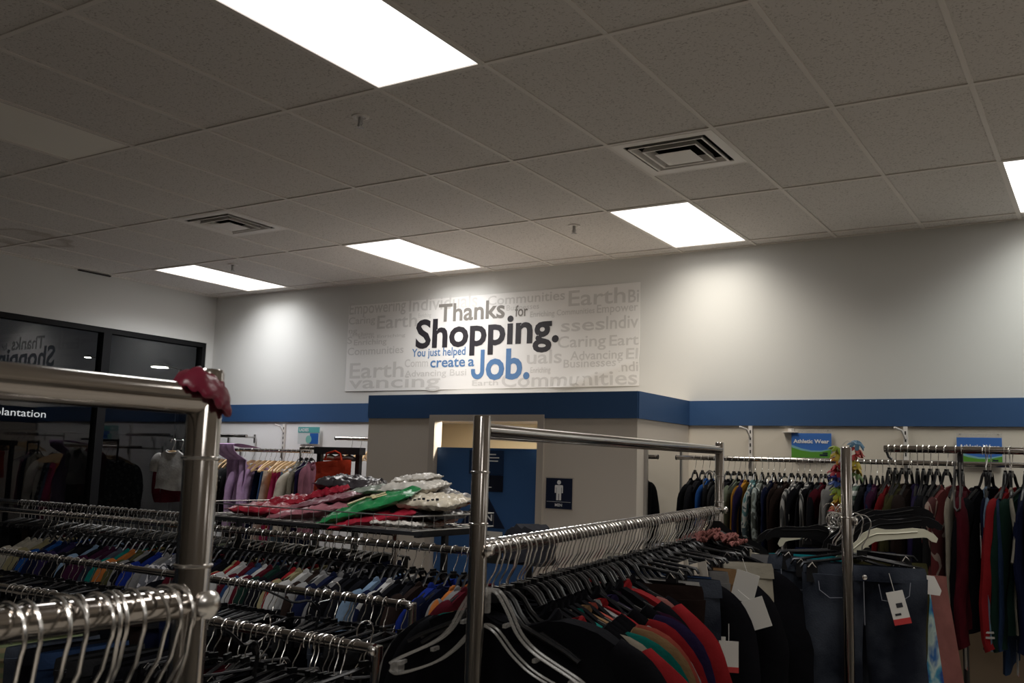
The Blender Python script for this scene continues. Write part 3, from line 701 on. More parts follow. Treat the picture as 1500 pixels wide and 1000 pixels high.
# ------------------------------------------------------------------ racks
PR = .019
def rack(label, a, b, za, zb, top=None, pr=PR, post_h=None, rails=True, rings=(), knob=True, kside=-1, name='clothes_rack', toptube=True):
    """a, b: (x, y) of the posts; za/zb hang rail height at a/b; top: (height a, height b) of the upper rail"""
    o = empty(name, (a[0], a[1], 0)); tag(o, label, 'clothes rack')
    dx, dy = b[0] - a[0], b[1] - a[1]; Ln = sqrt(dx * dx + dy * dy); o.rotation_euler = (0, 0, atan2(dy, dx))
    for i, (x, zr) in enumerate(((0, za), (Ln, zb))):
        ph = (top[i] + .033) if top else zr + .012
        m = MB().lathe([(pr * .93, .09), (pr, .09), (pr, ph - .004), (pr * .9, ph)], 24, (x, 0, 0)); po = build('post', m, M_chrome, o)
        rm = MB()
        for z in rings:
            rm.lathe([(pr + .0005, -.0022), (pr + .0022, -.001), (pr + .0022, .001), (pr + .0005, .0022)], 24, (x, 0, z))
        if rings: build('collar_ring', rm, M_wire, po)
        bm_ = MB().bbox(x - .02, x + .02, -.23, .23, .06, .09); build('base_bar', bm_, M_blackmetal, o)
        for s in (-1, 1):
            cm = MB().tube([(x - .012, s * .2, .03), (x + .012, s * .2, .03)], .03, 14); cm.box((x, s * .2, .055), (.03, .03, .02)); build('caster', cm, M_blackmetal, o)
    build('bottom_bar', MB().tube([(0, 0, .075), (Ln, 0, .075)], .014, 10), M_blackmetal, o)
    build('hang_rail', MB().tube([(pr * .6, 0, za), (Ln - pr * .6, 0, zb)], RR, 20), M_chrome, o)
    if top: build('upper_rail', MB().tube([(pr * .6, 0, top[0]), (Ln - pr * .6, 0, top[1])], pr * .93, 20), M_chrome, o)
    if knob:
        for x, zr, s in ((0, za, -1), (Ln, zb, 1)):
            build('knob', MB().lathe([(.004, 0), (.013, .003), (.015, .010), (.011, .015), (.003, .017)], 16).xf(Matrix.Translation((x, kside * (pr + .001), zr)) @ Matrix.Rotation(-kside * pi / 2, 4, 'X')), M_wire, o)
    return o
def rail_pt(a, b, za, zb, t): return (a[0] + (b[0] - a[0]) * t, a[1] + (b[1] - a[1]) * t, za + (zb - za) * t)
ROW_B = [(-5.433, 'cream', 's'), (-5.377, 'cream', 's'), (-5.314, 'cream', 't'), (-5.244, 'khaki', 's'), (-5.174, 'navy', 's'), (-5.119, 'blue', 's'), (-5.063, 'navy', 't'), (-5.0, 'purple', 's'), (-4.936, 'black', 's'), (-4.884, 'black', 'w'), (-4.838, 'black', 's'), (-4.786, 'lblue', 's'), (-4.734, 'black', 'w'), (-4.682, 'plum', 's'), (-4.63, 'plum', 'w'), (-4.572, 'darkdenim', 'w'), (-4.509, 'teal', 's'), (-4.468, 'orange', 't'), (-4.416, 'olive', 's'), (-4.358, 'grey', 's'), (-4.301, 'black', 's'), (-4.249, 'royal', 's'), (-4.191, 'grey', 'w'), (-4.127, 'P_leop', 's'), (-4.064, 'P_leop', 's'), (-4.0, 'black', 's'), (-3.949, 'maroon', 's'), (-3.898, 'black', 's'), (-3.847, 'charcoal', 's'), (-3.795, 'navy', 's'), (-3.744, 'black', 's'), (-3.684, 'khaki', 's'), (-3.651, 'red', 's'), (-3.614, 'white', 's'), (-3.567, 'maroon', 's'), (-3.512, 'denim', 'w'), (-3.46, 'white', 's'), (-3.428, 'maroon', 't'), (-3.381, 'dkgreen', 's'), (-3.33, 'black', 's'), (-3.288, 'red', 't'), (-3.242, 'khaki', 's'), (-3.191, 'white', 's'), (-3.14, 'dkbrown', 's'), (-3.084, 'lgrey', 's'), (-3.023, 'navy', 's'), (-2.985, 'grey', 'w'), (-2.946, 'black', 's'), (-2.895, 'black', 's'), (-2.834, 'black', 'w'), (-2.772, 'lblue', 's'), (-2.737, 'navy', 's'), (-2.702, 'white', 's'), (-2.648, 'black', 's'), (-2.594, 'black', 's'), (-2.535, 'dkbrown', 's'), (-2.477, 'royal', 'w'), (-2.419, 'navy', 's'), (-2.368, 'orange', 't'), (-2.336, 'grey', 's'), (-2.293, 'maroon', 's')]
ROW_R1 = [(-2.612, 'black', 's'), (-2.557, 'black', 'w'), (-2.503, 'blue', 's'), (-2.46, 'black', 's'), (-2.411, 'black', 's'), (-2.365, 'charcoal', 's'), (-2.321, 'black', 'w'), (-2.277, 'sage', 's'), (-2.237, 'purple', 's'), (-2.198, 'mustard', 's'), (-2.163, 'P_wteal', 'w'), (-2.114, 'P_gcamo', 'w'), (-2.069, 'lgrey', 'p'), (-2.03, 'navy', 's'), (-1.991, 'dkbrown', 's'), (-1.954, 'grey', 'p'), (-1.907, 'dkbrown', 's'), (-1.861, 'P_stripe', 'w'), (-1.819, 'black', 's'), (-1.782, 'P_stripe', 's'), (-1.741, 'black', 's'), (-1.704, 'black', 'w'), (-1.671, 'maroon', 's'), (-1.634, 'grey', 's'), (-1.593, 'grey', 's'), (-1.551, 'charcoal', 's'), (-1.505, 'black', 's'), (-1.457, 'P_hstripe', 's'), (-1.417, 'black', 's'), (-1.378, 'navy', 's'), (-1.339, 'plum', 's'), (-1.304, 'dkbrown', 's'), (-1.265, 'lgrey', 's'), (-1.222, 'dkbrown', 's'), (-1.122, 'black', 's'), (-0.999, 'charcoal', 's'), (-0.876, 'navy', 's')]
ROW_R2 = [(-0.912, 'red', 's'), (-0.885, 'olive', 's'), (-0.854, 'olive', 'w'), (-0.824, 'dkbrown', 'j'), (-0.788, 'purple', 'w'), (-0.761, 'navy', 's'), (-0.733, 'black', 'j'), (-0.7, 'charcoal', 's'), (-0.662, 'P_camo', 'w'), (-0.619, 'cream', 's'), (-0.596, 'maroon', 'j'), (-0.549, 'black', 'h'), (-0.497, 'lblue', 's'), (-0.478, 'navy', 's'), (-0.445, 'red', 'j'), (-0.418, 'denim', 's'), (-0.399, 'cream', 't'), (-0.369, 'dkgreen', 'j'), (-0.339, 'navy', 'w'), (-0.315, 'black', 's'), (-0.291, 'charcoal', 's'), (-0.266, 'navy', 'j')]
ROW_L = [(-7.67, 'P_print', 's', 'wood'), (-7.59, 'dkbrown', 'w', 'wood'), (-7.51, 'P_print', 't', 'wood'), (-7.431, 'charcoal', 's', 'wood'), (-7.353, 'olive', 'k', 'wood'), (-7.235, 'lilac', 'w', 'wood'), (-7.137, 'lilac', 's', 'wood'), (-7.059, 'navy', 'k', 'wood'), (-6.991, 'denim', 'k', 'wood'), (-6.927, 'cream', 'k', 'wood'), (-6.864, 'orange', 'k', 'wood'), (-6.809, 'red', 'k', 'wood'), (-6.755, 'pink', 'k', 'wood'), (-6.691, 'lblue', 'k', 'wood'), (-6.627, 'P_print', 'k', 'wood'), (-6.566, 'navy', 'k', 'wood'), (-6.488, 'cream', 'w', 'shirt')]

KIN = {'s': 'shirt', 't': 'tee', 'w': 'sweater', 'j': 'jacket', 'h': 'hoodie', 'p': 'pants', 'k': 'skirt'}
KW = {'shirt': 'shirt', 'tee': 't-shirt', 'sweater': 'sweater', 'bigsweater': 'large sweater', 'jacket': 'jacket', 'hoodie': 'hooded top', 'pants': 'trousers', 'jeans': 'jeans', 'skirt': 'skirt'}
def gcol(c): return globals()[c] if isinstance(c, str) and c.startswith('P_') else c
H90 = pi / 2
rnd = random.Random(11)

# ---- second row of the left racks (shirts) and the row behind it
YBR, ZB = 3.42, CAMZ - .365
YAR = 3.98
rack('long chrome rack of shirts under the wire basket', (-6.3, YBR), (-2.27, YBR), ZB, ZB, pr=.015)
rack('farthest chrome clothes rack before the dark window', (-7.3, YAR), (-3.2, YAR), ZB, ZB, pr=.015)
n = 0
for i, (x, c, k) in enumerate(ROW_B):
    m, w = mk(gcol(c)); n += 1; kk = KIN[k]
    a = rnd.uniform(-.12, .12)
    garment(kk, m, (x, YBR, ZB - .010), H90 + a, '%s %s on the long shirt rack, %s garment from its left end' % (w, KW[kk], ordn(n)), 'shirts on the long left rack', var=i, sy=.95 if kk != 'sweater' else .85)
    hanger('shirt', (x, YBR, ZB), H90 + a, 'black hanger with bright hook on the long shirt rack, %s from its left end' % ordn(n), 'hangers on the long shirt rack', ry=rnd.uniform(-.06, .06))
am = MB(); ab = MB(); hp_ = hook_pts(-.125)
for i in range(72):
    M = Matrix.Translation((-6.6 + i * .0468 + rnd.uniform(-.012, .012), 0, 0)) @ Matrix.Rotation(H90 + rnd.uniform(-.3, .3), 4, 'Z')
    ho = MB().tube(hp_, .0021, 5).xf(M); am.add(ho.v, ho.f)
    one = MB(); one.tube(sym([(.0, 0, -.108), (.05, 0, -.118), (.12, 0, -.130), (.175, 0, -.138), (.185, 0, -.153)]), .0065, 5)
    for s in (-1, 1): one.box((s * .15, 0, -.165), (.034, .014, .062))
    one.xf(M); ab.add(one.v, one.f)
o = build('clothes_hangers', am, M_dwire, loc=(0, YAR, ZB)); tag(o, 'crowded row of small wire hooks and hangers on the farthest left rack', 'hanger'); o['kind'] = 'stuff'
o = build('hanger_bars', ab, M_plastic, o); o['kind'] = 'stuff'
for i in range(23):
    x = -6.55 + i * .147 + rnd.uniform(-.02, .02); c = rnd.choice(['black', 'black', 'charcoal', 'grey', 'navy', 'dkbrown', 'maroon', 'sage'])
    m, w = mk(c)
    garment('pants', m, (x, YAR, ZB), H90 + rnd.uniform(-.1, .1), '%s trousers on the farthest left rack, %s pair from its left end' % (w, ordn(i + 1)), 'trousers on the farthest left rack', var=i)

# ---- third and fourth rows (trousers on clip hangers)
YC, ZC = 2.92, CAMZ - .53
YD = 2.18
rack('chrome trouser rack in the middle left', (-5.2, YC), (-2.25, YC), ZC, ZC, pr=.015)
rack('chrome trouser rack behind the near tape-wrapped rack', (-4.2, YD), (-1.80, YD), ZC, ZC, pr=.0165)
xs = [-5.15 + i * .058 for i in range(22)] + [-3.66, -3.50, -3.35, -3.27, -3.22, -3.18, -3.15, -3.11, -3.08, -3.04, -3.0, -2.97, -2.88, -2.78, -2.73, -2.68, -2.64, -2.58, -2.56, -2.50, -2.46, -2.42, -2.38, -2.30]
for i, x in enumerate(xs):
    z = rnd.uniform(-.28, .28)
    hanger('clip', (x, YC, ZC), H90 + z, 'black clip hanger on the middle trouser rack, %s from its left end' % ordn(i + 1), 'hangers on the middle trouser rack', ry=rnd.uniform(-.12, .12))
for i in range(30):
    x = -5.1 + i * .096 + rnd.uniform(-.02, .02); c = rnd.choice(['black', 'black', 'black', 'charcoal', 'navy', 'darkdenim', 'dkbrown'])
    if -3.60 < x < -3.40: c = 'navy'
    m, w = mk(c)
    garment('pants', m, (x, YC, ZC), H90 + rnd.uniform(-.15, .15), '%s trousers on the middle trouser rack, %s pair from its left end' % (w, ordn(i + 1)), 'trousers on the middle rack', var=i, trim=cloth(C['charcoal'], 'cloth_charcoal') if i % 4 == 0 else None)
xd = [-3.62 + i * .05 for i in range(6)] + [-2.62, -2.59, -2.55, -2.50, -2.47, -2.42, -2.37, -2.34, -2.28, -2.25, -2.21, -2.18, -2.12, -2.06, -2.04, -2.01, -1.99, -1.96, -1.93, -1.88]
for i, x in enumerate(xd):
    hanger('clip', (x, YD, ZC), H90 + rnd.uniform(-.35, .35), 'black clip hanger on the nearer trouser rack, %s from its left end' % ordn(i + 1), 'hangers on the nearer trouser rack', ry=rnd.uniform(-.15, .15))
for i in range(22):
    x = -3.75 + i * .088 + rnd.uniform(-.015, .015); c = rnd.choice(['black', 'black', 'black', 'charcoal', 'darkdenim'])
    if i in (3, 4): c = 'P_plaid'
    if i in (7,): c = 'denim'
    if i in (14,): c = 'maroon'
    m, w = mk(gcol(c))
    garment('pants', m, (x, YD, ZC), H90 + rnd.uniform(-.2, .2), '%s trousers on the nearer trouser rack, %s pair from its left end' % (w, ordn(i + 1)), 'trousers on the nearer rack', var=i)
# navy track trousers with white side stripes at the right end of that rack
hanger('clip', (-1.83, YD - .02, ZC + .06), H90 - .25, 'black clip hanger holding the white-striped navy trousers', 'hangers on the nearer trouser rack')
o = garment('pants', cloth(C['navy'], 'cloth_navy'), (-1.83, YD - .02, ZC + .06), H90 - .25, 'navy track trousers with white side stripes at the rack end', 'trousers on the nearer rack', var=1)
for s in (-1, 1):
    m = MB()
    for q in range(10):
        z0 = -.16 - q * .09; m.box((s * (.186 - .0 * q), 0, z0 - .045), (.012, .05 - .002 * q, .092))
    build('side_stripe', m, cloth(C['white'], 'cloth_white'), o, smooth=False)
# black tilted hanger arms poking above the trouser racks
for i, (x, y, z, rz, ry, lab) in enumerate(((-3.42, YC, ZC + .035, H90 + .7, .75, 'black plastic hanger leaning over the middle trouser rack near the tape-wrapped post'), (-2.64, YC, ZC + .03, H90 - .5, .85, 'black plastic hanger leaning over the middle trouser rack above bare rail'), (-2.24, YD, ZC + .03, H90 + .4, .9, 'black plastic hanger leaning over the nearer trouser rack'))):
    hanger('shirt', (x, y, z), rz, lab, 'leaning black hangers', ry=ry)

# ---- near left rack
FA, FB = (-.835, .700), (-.835, -1.0)
ZFL = CAMZ - .153
r = rack('near chrome rack with maroon tape on its post at the left', FA, FB, ZFL, ZFL, top=(CAMZ + .061, CAMZ + .061), pr=.0185, kside=1, rings=(CAMZ - .002, CAMZ - .115))
for i, y in enumerate((.50, .517, .548, .556, .569, .588, .602, .609, .627, .644, .667, .677, .684)):
    hanger('shirt', (-.835, y, ZFL), rnd.uniform(-.35, .25), 'black hanger with big chrome hook on the tape-wrapped rack, %s from the left' % ordn(i + 1), 'hangers on the near left rack', ry=rnd.uniform(-.1, .1))
# maroon tape wrapped diagonally over the joint of post and upper rail
tp = MB()
path = [(-.838, .664, CAMZ + .080), (-.824, .668, CAMZ + .083), (-.8165, .678, CAMZ + .080), (-.8135, .690, CAMZ + .073), (-.813, .702, CAMZ + .066), (-.818, .714, CAMZ + .060), (-.832, .7215, CAMZ + .057), (-.848, .716, CAMZ + .058)]
pp = []
for i in range(len(path) - 1):
    for q in range(4): pp.append(Vector(path[i]).lerp(Vector(path[i + 1]), q / 4))
pp.append(Vector(path[-1]))
tp.tube(pp, [.0155 + .002 * sin(i * 1.3) for i in range(len(pp))], 14, ry=.0042, up=(1, .15, .35))
tp.v = [(x + .0022 * nz(x, y, z, 90), y + .002 * nz(y, z, x, 80), z + .003 * nz(z, x, y, 70)) for x, y, z in tp.v]
bpy.context.view_layer.update()
tp.xf(r.matrix_world.inverted())
build('tape_wrap', tp, mat('maroon_tape', (.17, .012, .032), .3, bump=.4, bscale=25), r)

# ---- centre rack
CA, CB = (-1.168, 1.735), (-1.445, 3.99); ZCA, ZCB = CAMZ - .181, CAMZ - .158
rack('centre chrome rack whose rail recedes toward the blue door', CA, CB, ZCA, ZCB, top=(CAMZ + .074, CAMZ + .096), pr=.019, rings=(CAMZ - .015, CAMZ - .125))
CR = atan2(CB[1] - CA[1], CB[0] - CA[0]) - H90
def crp(t): return rail_pt(CA, CB, ZCA, ZCB, t)
ts = [.022, .034]
t = .05
while t < .95:
    ts.append(t); t += rnd.choice([.0095, .011, .012, .013, .017])
clipn = {i for i in range(len(ts)) if i > 30 and i % 3 == 0}
for i, t in enumerate(ts):
    kd = 'clear' if i < 1 else ('clip' if i in clipn else 'shirt')
    nm = 'clear plastic' if i < 1 else 'black plastic'
    hanger(kd, crp(t), CR + (rnd.uniform(-.14, .14) if i > 1 else (.05, -.02)[i]), '%s hanger with chrome hook on the centre rack, %s from the near post' % (nm, ordn(i + 1)), 'hangers on the centre rack', ry=rnd.uniform(-.05, .05) if i > 1 else 0)
CG = [(.062, 'black', 'bigsweater', 1, .92), (.080, 'black', 'sweater', 0, 1.0), (.088, 'P_stripe', 'tee', 0, 1.12), (.098, 'red', 'bigsweater', 0, 1.04), (.110, 'black', 'sweater', 0, .86), (.122, 'black', 'sweater', 1, .9), (.134, 'cream', 'shirt', 0, 1.04), (.142, 'black', 'sweater', 0, .88), (.152, 'teal', 'tee', 1, 1.20), (.162, 'black', 'sweater', 1, .85),
      (.174, 'tan', 'shirt', 1, 1.17), (.186, 'black', 'sweater', 0, .83), (.196, 'coral', 'shirt', 2, 1.15), (.206, 'black', 'sweater', 0, .8), (.218, 'lgrey', 'sweater', 0, 1.10),
      (.232, 'red', 'shirt', 3, 1.12), (.246, 'black', 'sweater', 0, .8), (.258, 'tan', 'shirt', 0, .9), (.270, 'purple', 'shirt', 1, 1.12), (.285, 'black', 'sweater', 0, .85), (.300, 'plum', 'shirt', 0, 1.0), (.318, 'black', 'sweater', 1, .9), (.340, 'red', 'bigsweater', 0, .98), (.375, 'black', 'sweater', 0, .85), (.41, 'dkbrown', 'jeans', 0, 1.25), (.455, 'white', 'pants', 1, 1.25), (.49, 'darkdenim', 'jeans', 1, 1.3), (.55, 'black', 'sweater', 0, 1.0), (.60, 'grey', 'jeans', 0, 1.15),
      (.64, 'tan', 'pants', 2, 1.35), (.69, 'black', 'bigsweater', 0, 1.0), (.755, 'cream', 'pants', 0, 1.75), (.82, 'black', 'sweater', 1, 1.25), (.875, 'black', 'bigsweater', 0, 1.28), (.93, 'cream', 'sweater', 0, 1.72)]
gl = [(.36, 'rose', 'tee', 0, .8), (.43, 'black', 'pants', 1, 1.1), (.52, 'denim', 'jeans', 0, 1.1)]
for i, (t, c, k, v, sx) in enumerate(sorted(CG + gl)):
    m, w = mk(gcol(c)); p = crp(t)
    if k not in ('jeans', 'pants'): p = (p[0], p[1], p[2] - (.004 if c == 'black' else .030 if t < .32 else .01))
    if t == .098: p = (p[0] + .065, p[1] + .008, p[2])
    if t == .062: p = (p[0] + .045, p[1] + .005, p[2])
    garment(k, m, p, CR + (rnd.uniform(-.05, .05) if t > .07 else -.10), '%s %s on the centre rack, %s garment from the near post' % (w, KW[k], ordn(i + 1)), 'clothes on the centre rack', var=v, sx=sx,
            sy=.55 if (k in ('shirt', 'tee') or (k == 'sweater' and t < .3)) else .9, price=(.23, -.03, -.33, .3) if k in ('jeans',) else None)
# frilly pink top, white cards and a tilted black hanger lying on the centre rack
fr = MB()
for i in range(70):
    a = rnd.uniform(0, 2 * pi); q = rnd.uniform(0, 1); x = (q * .13) * cos(a); y = q * .10 * sin(a); z = .03 * (1 - q) + rnd.uniform(-.012, .012)
    pts = [(x + .018 * cos(b * .9) * rnd.uniform(.5, 1), y + .018 * sin(b * .9), z + .008 * sin(b * 2.3)) for b in range(8)]
    fr.tube(pts, .0055, 5)
p = crp(.84); o = build('ruffled_top', fr, cloth(C['rose'], 'cloth_rose'), loc=(p[0] + .06, p[1], p[2] - .10)); tag(o, 'pink ruffled top bunched on the centre rack hangers', 'top')
p = crp(.985)
o = hanger('flat', (p[0] + .03, p[1] - .17, p[2] + .13), .50, 'wide black hanger tilted steeply at the far end of the centre rack', 'hangers on the centre rack', ry=-.06); o.scale = (1.05, 1.6, 1.75)
for i, (t, dx, dz, ry, lab) in enumerate(((.62, .30, -.20, .25, 'blank white card tag, upper of two on the centre rack clothes'), (.60, .345, -.275, -.35, 'blank white card tag, lower of two on the centre rack clothes'))):
    p = crp(t); m = MB().box((0, 0, 0), (.075, .002, .095)); m.tube([(0, 0, .04), (-.03, .0, .085)], .0009, 4)
    o = build('card_tag', m, M_paper, loc=(p[0] + dx, p[1] - .02, p[2] + dz), rot=(0, ry, CR)); tag(o, lab, 'tag', 'blank white card tags')
for t, dx, dz, w in ((.56, .16, -.125, .085), (.57, .11, -.125, .05)):
    p = crp(t)
    o = build('folded_paper', MB().shell(lambda u, v, sd: (u * w / 2 * 1.0, sd * .002 + .008 * sin(5 * u), -.075 * v + .006 * u), 8, 5), mat('paper_beige', (.56, .50, .42), .85), loc=(p[0] + dx, p[1] - .02, p[2] + dz), rot=(0, -.15, CR)); tag(o, '%s beige paper tag clipped among the trousers on the centre rack' % ('wide' if w > .06 else 'narrow'), 'paper tag')
# dark heap behind the centre rack
hp = MB().shell(lambda u, v, sd: (.13 * u, .10 * sd * sqrt(max(0, 1 - u * u)), .16 * sqrt(max(0, 1 - abs(u) ** 2.4)) * (1 - v) - .02 + .02 * nz(u * 3, sd, v * 2, 2)), 18, 6)
o = build('folded_jumper', hp, cloth((.03, .03, .035), 'cloth_slate'), loc=(-2.31, 3.86, CAMZ - .41)); tag(o, 'dark grey jumper heaped in front of the blue door', 'jumper')
hs = empty('display_stand', (-2.31, 3.86, 0)); tag(hs, 'thin black stand under the dark grey jumper heap', 'stand')
build('pole', MB().tube([(0, 0, .03), (0, 0, CAMZ - .44)], .015, 10), M_blackmetal, hs); build('base', MB().lathe([(.2, 0), (.2, .02), (.03, .035)], 20), M_blackmetal, hs); build('top_plate', MB().bbox(-.11, .11, -.08, .08, CAMZ - .445, CAMZ - .43), M_blackmetal, hs)

# ---- rack at the right of the aisle
RA, RB = (-.82, 3.575), (-1.25, 5.33); ZR = CAMZ - .158
rack('chrome rack with jeans and a rainbow lei at the right', RA, RB, ZR, ZR, top=(CAMZ + .072, CAMZ + .072), pr=.0195, rings=(CAMZ - .145,))
RRt = atan2(RB[1] - RA[1], RB[0] - RA[0]) - H90
def rrp(t): return rail_pt(RA, RB, ZR, ZR, t)
def rax(t, lx, dz=0):
    p = rrp(t); return (p[0] + cos(RRt) * lx, p[1] + sin(RRt) * lx, p[2] + dz)
for i, (t, kd, lx, dz, ry, sc) in enumerate(((.04, 'clip', .05, 0, 0, 1.15), (.075, 'clip', .0, .0, -.02, 1.1), (.10, 'clip', -.03, .0, .1, 1.1), (.13, 'clip', -.04, .0, .1, 1.1), (.15, 'clip', .03, 0, -.1, 1.1), (.14, 'cream', .05, .04, -.40, .92), (.20, 'flat', .06, .07, -.46, .95), (.24, 'flat', .05, .085, -.40, .95), (.28, 'flat', .04, .095, -.50, .95), (.33, 'flat', .06, .10, -.42, .95), (.39, 'flat', .03, .10, -.4, .95), (.47, 'flat', -.06, .03, .25, 1.0), (.53, 'flat', -.09, .02, .25, 1.05), (.60, 'clip', .0, .0, .05, 1), (.66, 'cream', -.06, .01, .1, .95), (.75, 'flat', -.03, .02, .15, 1), (.85, 'clip', .0, .0, 0, 1))):
    o = hanger(kd, rax(t, lx, dz), RRt + rnd.uniform(-.12, .12), '%s hanger on the jeans rack, %s from its near post' % ('cream plastic' if kd == 'cream' else 'flat black' if kd == 'flat' else 'black clip', ordn(i + 1)), 'hangers on the jeans rack', ry=ry, hooked=dz < .02); o.scale = (sc,) * 3
jl = [(.045, .055, 'darkdenim', 'jeans', 0, 1.0, 'dark blue jeans with a red and white price tag facing the aisle'), (.105, -.075, 'darkdenim', 'jeans', 1, .95, 'dark blue jeans left of the right chrome post'), (.13, -.14, 'aqua', 'skirt', 0, .9, 'bright aqua skirt behind the dark jeans'),
      (.16, -.17, 'grey', 'jeans', 1, .9, 'grey jeans behind the aqua skirt'), (.17, .06, 'olive', 'pants', 1, 1.25, 'dark olive trousers behind the tagged jeans'), (.215, .14, 'P_dye', 'skirt', 0, 1.0, 'long blue tie-dye skirt behind the olive trousers'), (.28, .205, 'rose', 'skirt', 1, 1.05, 'pale rose skirt with a lace hem beside the tie-dye skirt'),
      (.36, 0, 'black', 'pants', 0, 1.1, 'black trousers in the middle of the jeans rack'), (.44, .0, 'navy', 'jeans', 0, 1.0, 'navy jeans in the middle of the jeans rack behind the black trousers'), (.55, 0, 'charcoal', 'pants', 2, 1.0, 'charcoal trousers toward the far end of the jeans rack'), (.7, 0, 'black', 'skirt', 0, 1.0, 'black skirt near the far end of the jeans rack'), (.85, 0, 'grey', 'pants', 0, .95, 'grey trousers at the far end of the jeans rack')]
for t, lx, c, k, v, sx, lab in jl:
    m, w = mk(gcol(c)); sz = 1.0
    if c in ('P_dye', 'rose'): sz = 1.5
    o = garment(k, m, rax(t, lx), RRt + rnd.uniform(-.04, .04), lab, 'bottoms on the jeans rack', var=v, sx=sx, sz=sz)
    if t == .105: o.rotation_euler.y = .07
    if k == 'jeans':
        st = MB(); y = -.052
        for s in (-1, 1):
            st.tube([(s * .155, y + .012, -.205), (s * .15, y + .004, -.25), (s * .115, y - .004, -.275), (s * .06, y - .004, -.27), (s * .05, y - .004, -.215)], .0016, 5)
        st.tube([(0, y - .004, -.21), (.002, y - .004, -.36)], .0016, 5)
        build('stitching', st, mat('thread_grey', (.16, .17, .20), .8), o)
        build('button', MB().lathe([(.009, 0), (.009, .003), (.004, .005)], 12).xf(Matrix.Translation((.004, y - .001, -.195)) @ Matrix.Rotation(pi / 2, 4, 'X')), M_wire, o)
    if t == .045:
        c_ = link('price_tag', ME_tag, M_paper, o, (.10, y - .016, -.235), (0, -.25, 0)); c_.scale = (1.25, 1, 1.25)
        link('price_band', ME_tagb, M_tagred, c_); build('print', MB().bbox(-.005, .012, -.0016, -.0009, -.045, -.033).bbox(-.014, .002, -.0016, -.0009, -.066, -.06), M_ink, c_)
    if c == 'rose':
        lm = MB()
        for q in range(26):
            for s in range(5):
                u = -1 + 2 * q / 25; x = u * .30; z = -.80 + s * .022; x2 = x + (.012 if s % 2 else -.012); y2 = -.03 * sqrt(max(0, 1 - u * u)) - .01
                lm.tube([(x, y2, z), (x2, y2 - .002, z + .022)], .003, 4); lm.tube([(x2, y2, z), (x, y2 - .002, z + .022)], .003, 4)
        build('lace_hem', lm, cloth((.5, .33, .24), 'lace_beige'), o)
    if c == 'P_dye' or c == 'olive':
        q = link('card_tag', MB().prism([(-.04, .045), (.012, .045), (.05, -.02), (.045, -.045), (-.01, -.045), (-.04, -.015)], -.001, .001).mesh('card_tag', False), M_paper, o, (.06 if c == 'P_dye' else .185, -.06, -.23 / sz), (0, .1, 0)); q.scale = (.62, 1, .75 / sz)
# rainbow lei and silver sequinned top hanging on that rack
lei = empty('flower_lei', (-1.137, 5.16, CAMZ + .14)); tag(lei, 'rainbow flower lei hanging at the far post of the jeans rack', 'lei')
fcol = [(.25, .34, .02), (.50, .36, .03), (.52, .22, .02), (.42, .02, .03), (.40, .02, .04), (.05, .06, .30), (.04, .10, .34), (.25, .36, .03), (.42, .42, .02), (.48, .30, .02), (.45, .12, .03), (.42, .02, .03), (.15, .04, .25), (.05, .06, .28)]
def blossom(c, q, x, y, z):
    m = MB()
    for b in range(7):
        a = b * 2 * pi / 7 + q
        m.tube([(0, 0, 0), (.02 * cos(a), .02 * sin(a), .008), (.038 * cos(a), .038 * sin(a), -.006 - .006 * (b % 2)), (.045 * cos(a), .045 * sin(a), -.018)], [.004, .012, .011, .003], 6, ry=[.003, .004, .004, .002])
    build('blossom', m, mat('petal_%d' % q, c, .6), lei, loc=(x, y, z), rot=(.5 * sin(q), .4 * cos(q * 2), q))
for q, c in enumerate(fcol): blossom(c, q, -.085 + .008 * sin(q), -.02, .0 - q * .030)
for q, c in enumerate([(.10, .22, .34), (.42, .05, .04), (.42, .03, .03), (.50, .40, .03), (.48, .33, .03), (.10, .18, .05)]): blossom(c, q + 20, -.005 + .006 * cos(q), .03, .03 - q * .033)
build('string', MB().tube([(-.085, -.02, -.40), (-.085, -.02, .0), (-.04, .0, .045), (-.005, .03, .03), (-.005, .03, -.15)], .002, 5), M_paper, lei)
def foil(u, v, sd):
    x = .036 * u * (1 - .25 * sin(pi * v)); return (x + .010 * nz(u * 3, v * 6, sd, 2.3), sd * .028 * sqrt(max(0, 1 - u * u)) + .022 * nz(u * 5, v * 9, sd * 2, 1.7), -.16 * v)
p = rax(.42, -.035, .005)
o = build('sequin_top', MB().shell(foil, 16, 24), mat('silver_sequins', (.75, .74, .72), .18, 1, bump=1.0, bscale=70), loc=(p[0], p[1], p[2] - .0)); tag(o, 'crumpled silver sequin top hanging beside the right chrome post', 'top')
build('strap', MB().tube([(.03, 0, -.01), (.075, 0, -.005), (.085, 0, -.03)], .004, 6), M_wire, o)

